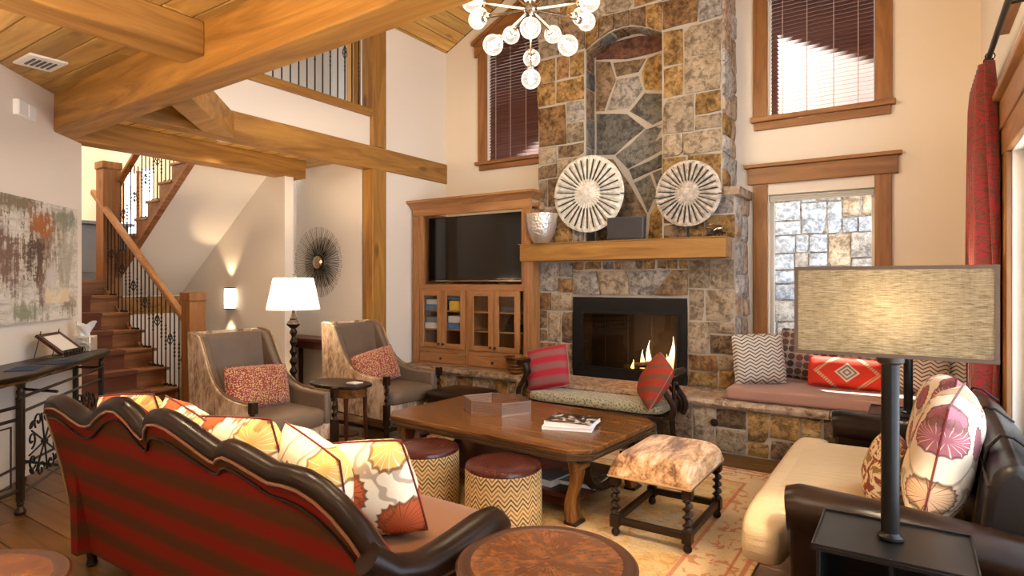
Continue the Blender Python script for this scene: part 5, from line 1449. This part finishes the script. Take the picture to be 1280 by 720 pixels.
# tray
tr = thing('hexagonal_tray', (-2.70, 3.86, TT), 'hexagonal perforated copper tray on the coffee table', 'tray', None, math.radians(12))
R_ = .27
hp = [(R_*math.cos(PI/3*i)*(1.05 if i % 3 == 0 else .92), R_*.82*math.sin(PI/3*i)) for i in range(6)]
MB().prism(hp, .002, .007, 'z').build('base', M['copper'], tr)
for i in range(6):
    a, b = Vector((*hp[i], 0)), Vector((*hp[(i + 1) % 6], 0))
    m = MB(); L = (b - a).length; dr = (b - a).normalized()
    Mt = Matrix(((dr.x, -dr.y, 0, a.x), (dr.y, dr.x, 0, a.y), (0, 0, 1, 0), (0, 0, 0, 1)))
    m.box(0, L, -.0018, .0018, .0, .014, Mt).box(0, L, -.0018, .0018, .088, .10, Mt)
    nb = int(L / .0125)
    for q in range(nb + 1): m.box(L*q/nb - .0036, L*q/nb + .0036, -.0014, .0014, .014, .088, Mt)
    for q in range(1, 6): m.box(0, L, -.0014, .0014, .014 + .0123*q - .0036, .014 + .0123*q + .0036, Mt)
    m.build('perforated_side', M['copper'], tr)
    MB().cyl(tuple(a), tuple(a + Vector((0, 0, .102))), .004, n=8).build('corner_post', M['copper'], tr)
def book(name, loc, rz, w, d, h, cover, label, group=None, art=None):
    t = thing(name, loc, label, 'book', group, math.radians(rz))
    box(-w/2 + .004, w/2 - .004, -d/2 + .004, d/2 - .004, .003, h - .003).build('pages', M['paper'], t)
    box(-w/2, w/2, -d/2, d/2, 0, .003).build('cover', cover, t); box(-w/2, w/2, -d/2, d/2, h - .003, h).build('cover', art or cover, t)
    box(-w/2, -w/2 + .004, -d/2, d/2, .003, h - .003).build('spine', cover, t)
    return t
def cover_art(name, seed, c0, c1, c2):
    t = NT(name); v = t.co(loc=(seed, seed, 0)); n = t.noise(v, 11, 4, .6, 1.5)
    return t.out(t.ramp(n, [(.38, c0), (.5, c0), (.54, c1), (.62, c2), (.75, c0)]), .35)
M['art1'] = cover_art('dark_photo_cover', 1.0, (.015, .013, .012), (.22, .16, .11), (.75, .66, .58))
M['art2'] = cover_art('grey_photo_cover', 4.0, (.05, .05, .05), (.12, .11, .10), (.30, .27, .24))
book('coffee_table_book', (-1.98, 3.72, TT), 18, .34, .27, .022, M['paper'], 'white covered book under the dark photo book', 'coffee table books')
book('coffee_table_book', (-1.965, 3.735, TT + .0225), 10, .33, .26, .030, M['paper'], 'dark photo book lying on the white one on the coffee table', 'coffee table books', M['art1'])
book('shelf_book', (-1.88, 3.66, RZ + .146), 4, .34, .26, .03, M['blue_grey'], 'grey covered book on the coffee table shelf', 'books on the low shelf', M['art2'])
book('shelf_book', (-2.03, 3.56, RZ + .146), -8, .16, .24, .045, M['paper'], 'thick pale book on the low shelf behind the drum', 'books on the low shelf', M['blue_grey'])

# ------------------------------------------------------------------ drum ottomans
M['zig_drum'] = chevron('gold_zigzag_drum', (.52, .35, .15), (.050, .017, .010), 6.3661977, 36, 1.5, .46, 'drum', fg2=(.20, .085, .025))
def drum(loc, label, rz):
    t = thing('drum_ottoman', loc, label, 'ottoman', 'zigzag drum ottomans', rz)
    MB().lathe([(.0, .0), (.226, .0), (.232, .01), (.233, .19), (.231, .365), (.225, .372), (.0, .372)], 48).build('body', M['zig_drum'], t)
    MB().lathe([(.0, .372), (.222, .372), (.230, .380), (.226, .396), (.20, .406), (.12, .411), (.02, .412)], 48).build('seat_pad', M['lea_red'], t)
    return t
d1 = drum((-2.705, 3.03, RZ), 'zigzag drum ottoman with oxblood top nearer the armchairs', .2)
d2 = copy_tree(d1, (-2.055, 3.01, RZ), 1.1, 'zigzag drum ottoman with oxblood top beside the round table')

# ------------------------------------------------------------------ barley twist stool
sl_ = thing('barley_twist_stool', (-1.24, 3.60, RZ), 'brindle cowhide stool with dark barley twist legs', 'stool')
rgs = []
m = MB()
def seat_pt(u, v):
    x = -.245 + .49*u; y = -.345 + .69*v
    uu, vv = 2*u - 1, 2*v - 1
    e = (1 - abs(uu)**5) * (1 - abs(vv)**5)
    return (x, y, .365 + .125*max(0, e)**.30 + .028*abs(vv)**2*max(0, e) - .012*(1 - abs(uu)**2) * .5)
m.grid(seat_pt, 26, 30)
m.box(-.243, .243, -.343, .343, .352, .367)
m.build('seat', M['hide_top'], sl_, angle=70)
den = [(-.243 + .486*k/16, -.346, .36) for k in range(16)] + [(.246, -.343 + .686*k/20, .36) for k in range(20)] + [(.243 - .486*k/16, .346, .36) for k in range(16)] + [(-.246, .343 - .686*k/20, .36) for k in range(20)]
MB().tube(den, .0055, 6, True).build('nailhead_trim', M['nail'], sl_)
for sx in (-1, 1):
    for sy in (-1, 1):
        x, y = sx*.213, sy*.300; m = MB()
        m.box(x - .027, x + .027, y - .027, y + .027, .30, .352); m.box(x - .027, x + .027, y - .027, y + .027, .055, .125)
        m.lathe([(.012, 0), (.024, .012), (.026, .028), (.018, .045), (.022, .055)], 14, (x, y, 0))
        r2 = []
        for i in range(41):
            z = .125 + .175*i/40; a = sx*i*.62
            r2.append([(x + .0095*math.cos(a) + .021*math.cos(2*PI*j/12), y + .0095*math.sin(a) + .021*math.sin(2*PI*j/12), z) for j in range(12)])
        m.rings(r2); m.build('leg', M['dark_z'], sl_, bevel=.002)
for s in (-1, 1):
    box(-.19, .19, s*.300 - .014, s*.300 + .014, .072, .112).build('stretcher', M['dark_x'], sl_, bevel=.003)
    box(s*.213 - .014, s*.213 + .014, -.275, .275, .072, .112).build('stretcher', M['dark_y'], sl_, bevel=.003)

# ------------------------------------------------------------------ hearth bench
hb = thing('hearth_bench', (-2.47, 5.19, 0), 'dark carved bench with sage cushion in front of the fireplace', 'bench')
BX = .70
superbox((0, 0, .392), (BX - .02, .185, .045), .30, 40, 10, .01).build('seat_cushion', M['sage'], hb, angle=80)
box(-BX, BX, -.185, .185, .30, .345).build('seat_rail', M['dark_x'], hb, bevel=.01)
def s_curve(x, y, s):
    return [(x + s*(.035 + .05*math.sin(2*PI*t*.85 + .4)), y, .33 + .37*t) for t in [i/14 for i in range(15)]]
for s in (-1, 1):
    for yv in (-.16, .16):
        MB().tube(s_curve(s*BX, yv, s), [.030 - .006*math.sin(PI*i/14) for i in range(15)], 10).build('arm_upright', M['dark_z'], hb)
        MB().tube([(s*(BX - .04), yv, .30), (s*(BX - .03), yv, .15), (s*(BX - .01), yv, 0)], [.030, .024, .022], 8).build('leg', M['dark_z'], hb)
    MB().cyl((s*(BX + .05), -.20, .71), (s*(BX + .05), .20, .71), .030, n=14).build('arm_rail', M['dark_y'], hb)
    for q in (-1, 1):
        MB().tube([(s*(BX + .035 + .03*math.sin(2*PI*t*.85 + .4)), q*.10*math.cos(PI*t), .36 + .34*t) for t in [i/12 for i in range(13)]], .016, 8).build('lattice', M['dark_z'], hb)
    MB().tube([(s*(BX + .05), .065*math.cos(2*PI*i/16), .54 + .085*math.sin(2*PI*i/16)) for i in range(16)], .013, 8, True).build('lattice_ring', M['dark_z'], hb)
pillow('striped_cushion', .46, .44, .16, M['pil_stripe'], (-2.97, 5.15, .452), 10, 22, 'crimson striped square cushion at the cabinet end of the hearth bench', roll=-13, group='striped cushions on the hearth bench', pipe=M['c_rose'], seed=21)
pillow('striped_cushion', .44, .44, .17, M['pil_stripe2'], (-1.99, 5.10, .445), -55, 26, 'red brown striped cushion leaning on the far arm of the hearth bench', roll=14, group='striped cushions on the hearth bench', pipe=M['c_rose'], seed=22)

# ------------------------------------------------------------------ window seat
wc = thing('window_seat_cushion', (-.45, 5.95, .47), 'long rose seat cushion on the stone window seat', 'cushion')
box(-1.37, XR - .02, 5.46, 6.44, .472, .578).build('pad', M['c_rose'], wc, world=True, bevel=.03, seg=4)
MB().tube([(-1.355, 5.467, .560), (XR - .03, 5.467, .560)], .006, 6).build('piping', M['c_rose'], wc, world=True)
WS = 'cushions on the window seat'
ZC = .580
pillow('zigzag_cushion', .46, .46, .15, M['zig_white'], (-1.135, 5.80, ZC), 28, 12, 'black and white zigzag cushion against the chimney stone', roll=-2, group=WS, seed=31)
pillow('dotted_cushion', .50, .48, .15, M['dots'], (-.84, 6.22, ZC), 8, 12, 'dark dotted cushion behind the zigzag one by the window', roll=6, group=WS, seed=32)
pillow('kilim_cushion', .62, .27, .15, M['kilim'], (-.47, 5.93, ZC), 4, 14, 'red kilim lumbar cushion on the window seat', roll=2, group=WS, seed=33)
pillow('dotted_cushion', .48, .44, .14, M['dots'], (-.38, 6.24, ZC), -4, 14, 'dark dotted cushion behind the red kilim one', roll=-3, group=WS, seed=34)
pillow('zigzag_cushion', .44, .42, .14, M['zig_white'], (.02, 6.02, ZC), -12, 12, 'pale zigzag cushion beside the red kilim one', roll=3, group=WS, seed=35)
pillow('zigzag_cushion', .44, .44, .14, M['zig_white'], (.24, 6.12, ZC), -30, 12, 'zigzag cushion in the window seat corner by the curtain', roll=-4, group=WS, seed=36)

# ------------------------------------------------------------------ curtain and rod
cu = thing('red_curtain', (.40, 4.9, .05), 'red damask curtain on an iron rod', 'curtain')
def cpt(u, v):
    y = 4.68 + .74*u; z = .03 + 2.83*v
    pin = .55 + .45*min(1, abs(1 - v)*1.6 + .1)
    a = .045 + .02*math.sin(3*v)
    x = .385 + a*math.sin(u*2*PI*7.0 + .5*math.sin(4*v)) * (1.0 if v < .97 else .8)
    return (x, y, z)
MB().grid(cpt, 112, 20).build('drape', M['damask'], cu, world=True, angle=80, solid=.004)
cr2 = thing('curtain_rod', (.40, 3.2, 2.90), 'black iron curtain rod on the window wall', 'curtain rod')
MB().cyl((.40, .4, 2.90), (.40, 5.50, 2.90), .016, n=12).sphere((.40, 5.53, 2.90), .03, 12, 8).build('rod', M['iron'], cr2, world=True)
for yv in (.6, 3.9, 5.46): MB().cyl((.40, yv, 2.90), (XR, yv, 2.90), .008, n=8).cyl((XR - .01, yv, 2.90), (XR, yv, 2.90), .03, n=12).build('bracket', M['iron'], cr2, world=True)
for k in range(8): MB().tube([(.40 + .024*math.cos(2*PI*i/14), 4.70 + k*.098, 2.885 + .024*math.sin(2*PI*i/14)) for i in range(14)], .0035, 5, True).build('ring', M['iron'], cr2, world=True)

# ------------------------------------------------------------------ mantel ornaments
def disc(name, cx, cz, r, mat, label, nrib):
    t = thing(name, (cx, 5.88, 1.932), label, 'ornament', 'round mantel discs')
    m = MB(); y0 = 5.885; zc = cz
    def fp(u, v):
        a = 2*PI*u; q = v
        ridge = math.cos(a*nrib)
        hub = .030*max(0, 1 - (q/.30)**2)
        amp = .010*max(0, min(1, (q - .22)/.15))
        y = -.012 - hub - amp*ridge - .012*(1 - q)
        if q > .995: y = .004
        return (cx + r*q*math.cos(a), y0 + y, zc + r*q*math.sin(a))
    m.grid(lambda u, v: fp(u, max(.002, v)), nrib*6, 14, closed_u=True)
    m.lathe([(.0, 0), (r*.995, .0), (r*1.0, .006), (r*.99, .012), (0, .012)], nrib*2, (0, 0, 0), Matrix.Translation((cx, y0 + .012, zc)) @ Matrix.Rotation(PI/2, 4, 'X'))
    m.build('plate', mat, t, world=True, angle=60)
    ms = None
    for k in range(nrib):
        if ms is None:
            ms = MB().box(r*.38, r*.90, -.014, .006, -.0034, .0034).mesh('slot'); ms.materials.append(M['slit'])
        o = bpy.data.objects.new('slot', ms); COL.objects.link(o); o.parent = t
        o.location = (0, y0 - .012 - 5.88, zc - 1.932); o.rotation_euler = (0, -2*PI*(k + .5)/nrib, 0)
    box(cx - .012, cx + .012, 5.892, 5.905, 1.932, zc).build('stand_post', M['black'], t, world=True)
    box(cx - .06, cx + .06, 5.84, 5.955, 1.932, 1.942).build('stand_foot', M['black'], t, world=True)
    for s in (-1, 1): box(cx + s*r*.97 - .018, cx + s*r*.97 + .018, 5.862, 5.9, zc - .03, zc - .022).build('clip', M['black'], t, world=True)
disc('slotted_disc', -2.914, 2.455, .415, M['disc1'], 'large whitewashed slotted disc on the mantel', 30)
disc('ribbed_disc', -1.833, 2.374, .325, M['disc2'], 'smaller driftwood ribbed disc on the mantel', 28)
bw = thing('silver_bowl', (-3.43, 5.775, 1.932), 'hammered silver bowl on the mantel end', 'bowl')
MB().lathe([(.0, .004), (.075, .0), (.09, .01), (.135, .09), (.168, .19), (.180, .30), (.186, .325), (.180, .325), (.163, .19), (.13, .09), (.08, .02), (0, .016)], 36).build('bowl_body', M['silver'], bw)
pc = thing('speaker_panel', (-2.465, 5.86, 1.932), 'flat grey speaker standing on the mantel', 'speaker')
MB().box(-.20, .20, -.03, .03, .014, .245).build('body', M['grey_panel'], pc, bevel=.006)
MB().box(-.192, .192, -.034, -.029, .022, .237).build('grille', M['tvgrey'], pc, bevel=.003)
for s in (-1, 1): MB().box(s*.12 - .02, s*.12 + .02, -.03, .03, 0, .014).build('foot', M['chrome'], pc)
sc2 = thing('tangled_sculpture', (-1.56, 5.87, 1.932), 'small tangled dark metal sculpture on the mantel', 'sculpture')
rr = random.Random(9)
for k in range(7):
    pts = [(rr.uniform(-.10, .10), rr.uniform(-.05, .05), rr.uniform(.01, .13)) for _ in range(4)]
    pts = [(-.11 + .03*k, 0, .008)] + pts
    sm = []
    for i in range(len(pts) - 1):
        for q in range(5):
            a, b = Vector(pts[i]), Vector(pts[i + 1]); sm.append(tuple(a.lerp(b, q/5) + Vector((0, 0, .012*math.sin(PI*q/5)))))
    MB().tube(sm, .007, 6).build('strand', M['chrome'] if k % 3 == 0 else M['bronze'], sc2)
# ------------------------------------------------------------------ round tables
def round_table(loc, r, h, label):
    t = thing('round_table', loc, label, 'side table', 'round veneer side tables')
    MB().lathe([(.0, h - .028), (r - .02, h - .028), (r, h - .018), (r + .004, h - .008), (r - .004, h - .001), (r*.86, h), (r*.845, h - .002)], 64).build('rim', M['burl_rim'], t)
    MB().lathe([(.0, h - .006), (r*.85, h - .006), (r*.845, h + .0005), (.0, h + .0008)], 64).build('veneer_top', M['burl'], t)
    MB().lathe([(r*.80, h - .07), (r*.80, h - .028)], 48).build('apron', M['burl_rim'], t)
    MB().lathe([(.03, .10), (.045, .18), (.028, .25), (.05, .36), (.03, h - .12), (.06, h - .07)], 20).build('column', M['burl_rim'], t)
    for k in range(3):
        a = 2*PI*k/3 + .4
        MB().tube([(.03*math.cos(a), .03*math.sin(a), .14), (.14*math.cos(a), .14*math.sin(a), .10), (.23*math.cos(a), .23*math.sin(a), .02)], [.026, .022, .02], 8).build('leg', M['burl_rim'], t)
    return t
rt1 = round_table((-.985, 1.69, 0), .290, .60, 'round walnut side table beside the striped sofa arm')
rt2 = copy_tree(rt1, (-2.34, .56, 0), 0, 'round walnut side table behind the striped sofa back')

# ------------------------------------------------------------------ side table between the armchairs
stb = thing('oval_side_table', (-4.30, 3.69, 0), 'dark oval side table between the two armchairs', 'side table')
def oval(a, b, n=28): return [(a*math.copysign(abs(math.cos(2*PI*i/n))**.8, math.cos(2*PI*i/n)), b*math.copysign(abs(math.sin(2*PI*i/n))**.8, math.sin(2*PI*i/n))) for i in range(n)]
MB().prism(oval(.33, .19), .575, .60, 'z').build('top', M['dark_x'], stb, bevel=.008)
MB().prism(oval(.28, .155), .49, .576, 'z').build('apron', M['table_x'], stb, bevel=.004)
for sx in (-1, 1):
    for sy in (-1, 1): MB().tube([(sx*.20, sy*.11, .49), (sx*.20, sy*.11, .35), (sx*.215, sy*.12, .0)], [.022, .017, .013], 10).build('leg', M['red_z'], stb)
MB().prism(oval(.20, .11), .14, .155, 'z').build('shelf', M['red_x'], stb)
co_ = box(-4.19, -4.08, 3.66, 3.76, .6005, .610).build('coaster_stack', M['paper'], None, bevel=.002)
tag(co_, 'small stack of white coasters on the oval side table', 'coaster')
MB().box(-4.192, -4.078, 3.659, 3.761, .6045, .606).build('edge_line', M['grey_panel'], co_)

# leather ottoman and hide footstool
ot = thing('leather_ottoman', (-3.72, 4.72, 0), 'low brown leather ottoman behind the coffee table', 'ottoman')
superbox((0, 0, .37), (.30, .27, .065), .3, 32, 12, .015).build('cushion', M['lea_dark'], ot, angle=80)
box(-.28, .28, -.25, .25, .24, .32).build('base', M['hide'], ot, bevel=.01)
for sx in (-1, 1):
    for sy in (-1, 1): MB().tube([(sx*.25, sy*.22, .25), (sx*.25, sy*.22, 0)], [.024, .018], 8).build('leg', M['red_z'], ot)
hf = thing('hide_footstool', (-3.45, 2.66, 0), 'shaggy brindle footstool in front of the near armchair', 'footstool')
superbox((0, 0, .26), (.27, .24, .10), .45, 28, 14, .02).build('cushion', M['hide'], hf, angle=80)
for sx in (-1, 1):
    for sy in (-1, 1): MB().tube([(sx*.19, sy*.16, .18), (sx*.2, sy*.17, 0)], [.024, .018], 8).build('leg', M['dark_z'], hf)

# console under the sunburst mirror
k2 = thing('scroll_console', (-6.2, 4.9, 0), 'dark red console with scroll legs under the sunburst mirror', 'console table')
box(-6.75, -5.62, 4.74, 5.08, .775, .815).build('top', M['red_x'], k2, world=True, bevel=.008)
box(-6.70, -5.67, 4.78, 5.06, .69, .775).build('apron', M['red_x'], k2, world=True, bevel=.004)
for x in (-6.62, -5.75):
    MB().tube([(x + .05*math.sin(2*PI*t), 4.82, .69 - .67*t) for t in [i/14 for i in range(15)]], [.04 - .012*math.sin(PI*i/14) for i in range(15)], 10).build('leg', M['red_z'], k2, world=True)
    MB().cyl((x + .045, 4.79, .30), (x + .045, 4.85, .30), .045, n=14).build('scroll', M['red_y'], k2, world=True)
    MB().tube([(x, 5.03, .69), (x, 5.03, 0)], .03, 8).build('leg', M['red_z'], k2, world=True)

# ------------------------------------------------------------------ wrought iron console on the diagonal wall
ic = thing('iron_console', tuple(dg(.5, .22, 0)), 'wrought iron console with dark wood top on the diagonal wall', 'console table')
TOPP = [(-.78, .015), (-.62, .34), (-.05, .47), (.05, .475), (1.50, .335), (1.62, .25), (1.62, .015)]
def ipart(mb, name, mat, bev=0.0):
    o = mb.build(name, mat, ic, world=True, bevel=bev); return o
def P3(s, o, z): return tuple(dg(s, o, z))
m = MB(); m.prism(TOPP, .872, .905, 'z', MD); ipart(m, 'top', M['iron_top'] if 'iron_top' in M else M['dark_x'], .008)
inner = [(s*.985 + .005, o*.95, .858) for s, o in TOPP]
m = MB(); m.prism([(s*.98 + .008, .02 + (o - .02)*.95) for s, o in TOPP], .85, .872, 'z', MD); ipart(m, 'top_moulding', M['table_x'], .006)
legs = [(0, .42), (1.44, .285), (-.60, .29), (.72, .05), (1.52, .05), (-.66, .05)]
for s, o in legs:
    prof = [(.0, 0), (.030, .004), (.034, .022), (.024, .040), (.016, .055), (.022, .07), (.017, .085)]
    ipart(MB().lathe(prof, 14, P3(s, o, 0)), 'foot', M['iron_warm'])
    m = MB(); m.box(s - .018, s + .018, o - .018, o + .018, .085, .74, MD)
    m.lathe([(.02, .74), (.026, .75), (.016, .765), (.022, .79), (.022, .80), (.014, .815), (.026, .835), (.03, .85)], 14, P3(s, o, 0))
    ipart(m, 'leg', M['iron_warm'], .003)
def bar(a, b, z, w=.011, nm='rail'): ipart(MB().tube([P3(a[0], a[1], z), P3(b[0], b[1], z)], w, 4), nm, M['iron_warm'])
A, B, Cc, D, E_, G_ = legs
for z in (.755, .66, .13): bar(A, B, z)
for z in (.70, .62, .16): bar(Cc, A, z)
for z in (.755, .13): bar(B, E_, z); bar(D, E_, z); bar(G_, D, z); bar(Cc, G_, z)
for z in (.70, .16): bar((.55, .37), (.72, .05), z)
# inner frame on the left panel
fr = [P3(Cc[0] + .08, Cc[1] + .016, .20), P3(A[0] - .07, A[1] - .016, .20), P3(A[0] - .07, A[1] - .016, .58), P3(Cc[0] + .08, Cc[1] + .016, .58)]
ipart(MB().tube(fr, .007, 6, True), 'inner_frame', M['iron_warm'])
def along(f, z): return P3(A[0] + (B[0] - A[0])*f, A[1] + (B[1] - A[1])*f, z)
def spiral(f0, z0, r, turns, start, sgn, dz=0):
    L = math.hypot(B[0] - A[0], B[1] - A[1]); pts = []
    for i in range(26):
        t = i/25; a = start + sgn*2*PI*turns*t; q = r*(1 - .82*t)
        pts.append(along(f0 + q*math.cos(a)/L, z0 + q*math.sin(a)))
    return pts
for f in (.24, .74):
    zc = .39
    for k in range(8):
        a = 2*PI*k/8 + .2; L = 1.45
        ipart(MB().tube([along(f, zc), along(f + .21*math.cos(a)/L*1.1, zc + .21*math.sin(a))], .006, 6), 'spoke', M['iron'])
        ipart(MB().tube(spiral(f + .20*math.cos(a + .3)/L, zc + .19*math.sin(a + .3), .058, 1.15, a + 2.2, 1 if k % 2 else -1), .0065, 6), 'scroll', M['iron'])
    ipart(MB().sphere(along(f, zc), .022, 10, 8), 'boss', M['iron'])
    for k in range(4):
        a = PI/4 + PI/2*k
        m = MB(); c = Vector(along(f + .27*math.cos(a)/1.45, zc + .22*math.sin(a)))
        m.sphere((0, 0, 0), .036, 10, 6, (1.0, .25, .5), Matrix.Translation(c) @ Matrix.Rotation(math.radians(135), 4, 'Z') @ Matrix.Rotation(a, 4, 'Y'))
        ipart(m, 'leaf', M['iron'])
# things on the console
CT = .9055
bs = thing('book_easel', tuple(dg(.93, .25, CT)), 'wire easel holding a brown guest book on the console', 'easel')
ME = Matrix.Translation(dg(.93, .20, CT)) @ Matrix.Rotation(math.radians(-45), 4, 'Z')
MEs = ME @ Matrix.Translation((0, -.06, .028)) @ Matrix.Rotation(math.radians(-35), 4, 'X')
for s in (-.13, .13):
    MB().tube([(s, -.11, .0), (s, .10, .02), (s, .11, .07)], .0035, 6, M=ME).build('wire_foot', M['iron'], bs, world=True)
    MB().tube([(s, -.11, .0), (s, -.06, .22)], .0035, 6, M=ME).build('wire_back', M['iron'], bs, world=True)
MB().tube([(-.15, .10, .02), (.15, .10, .02)], .0035, 6, M=ME).tube([(-.15, .11, .07), (.15, .11, .07)], .0035, 6, M=ME).build('wire_lip', M['iron'], bs, world=True)
for k in range(7): MB().tube([(-.14 + .047*k + .02*math.cos(2*PI*i/12), .113, .045 + .022*math.sin(2*PI*i/12)) for i in range(12)], .0025, 5, True, M=ME).build('wire_scroll', M['iron'], bs, world=True)
gb = thing('guest_book', tuple(dg(.93, .24, CT + .02)), 'brown framed guest book with pale label on the easel', 'book')
MB2 = ME @ Matrix.Translation((0, .092, .030)) @ Matrix.Rotation(math.radians(-40), 4, 'X')
MB().box(-.17, .17, -.235, .0, 0, .022, MB2).build('cover', M['red_x'], gb, world=True, bevel=.004)
MB().box(-.105, .125, -.20, -.03, .022, .026, MB2).build('label_plate', M['grey_label'] if 'grey_label' in M else M['paper'], gb, world=True)
tb = thing('tissue_box', tuple(dg(1.42, .17, CT)), 'hammered silver tissue box on the console', 'tissue box')
MB().box(1.355, 1.49, .10, .235, CT, CT + .13, MD).build('box', M['silver'], tb, world=True, bevel=.006)
m = MB(); rr = random.Random(2)
def tis(u, v):
    a = 2*PI*u; r = .028 + .045*v + .014*math.sin(3*a + 4*v)
    c = dg(1.42, .168, CT + .128 + .115*v + .02*math.sin(2*a)*v)
    return (c.x + r*math.cos(a), c.y + r*math.sin(a), c.z)
m.grid(tis, 24, 8, closed_u=True); m.build('tissue', M['paper'], tb, world=True, angle=80)
for k, (s, o, a) in enumerate(((.28, .30, .2), (.62, .36, -.3))):
    o_ = MB().box(-.13, .13, -.08, .08, 0, .004, Matrix.Translation(dg(s, o, CT)) @ Matrix.Rotation(math.radians(135) + a, 4, 'Z')).build('napkin', M['navy'], None)
    tag(o_, ('navy folded napkin at the bowed front of the console', 'navy napkin beside the guest book easel')[k], 'napkin', 'navy napkins on the console')

# woven basket on the hearth behind the bench
wk = thing('woven_basket', (-3.71, 5.69, .47), 'dark woven basket on the hearth behind the bench', 'basket')
MB().lathe([(.0, .0), (.07, .0), (.075, .02), (.12, .15), (.135, .20), (.128, .20), (.11, .14), (.07, .02), (0, .012)], 24).build('bowl', M['table_x'], wk)
for k in range(5): MB().tube([((.078 + .0125*k)*math.cos(2*PI*i/24), (.078 + .0125*k)*math.sin(2*PI*i/24), .03 + .04*k) for i in range(24)], .009, 6, True).build('woven_band', M['table_x'], wk)
# gas key valve in the seat base
gv = thing('gas_key_valve', (-1.452, 5.43, .265), 'small round gas valve in the stone seat base', 'valve')
MB().lathe([(.0, 0), (.03, 0), (.034, .006), (.012, .010), (.008, .004)], 18, (0, 0, 0), Matrix.Rotation(PI/2, 4, 'X')).build('plate', M['iron_warm'], gv)

# unseen torchiere added behind the camera to warm the plank ceiling
tc = thing('fill_torchiere', (-2.7, -.5, 0), 'added unseen bronze torchiere behind the camera, lighting the plank ceiling', 'lamp')
MB().lathe([(.0, 0), (.15, 0), (.15, .015), (.03, .04), (.014, .07), (.014, 1.72), (.02, 1.74)], 20).build('stem', M['bronze'], tc)
MB().lathe([(.02, 1.74), (.10, 1.77), (.17, 1.85), (.20, 1.93), (.195, 1.93), (.16, 1.855), (.09, 1.78), (.0, 1.765)], 28).build('bowl_shade', M['bronze'], tc)
MB().sphere((0, 0, 1.86), .03, 12, 8).build('bulb', M['bulb'], tc)
spot_light('torchiere_fill', (-2.7, -.5, 1.93), 95, (1.0, .78, .50), .06)
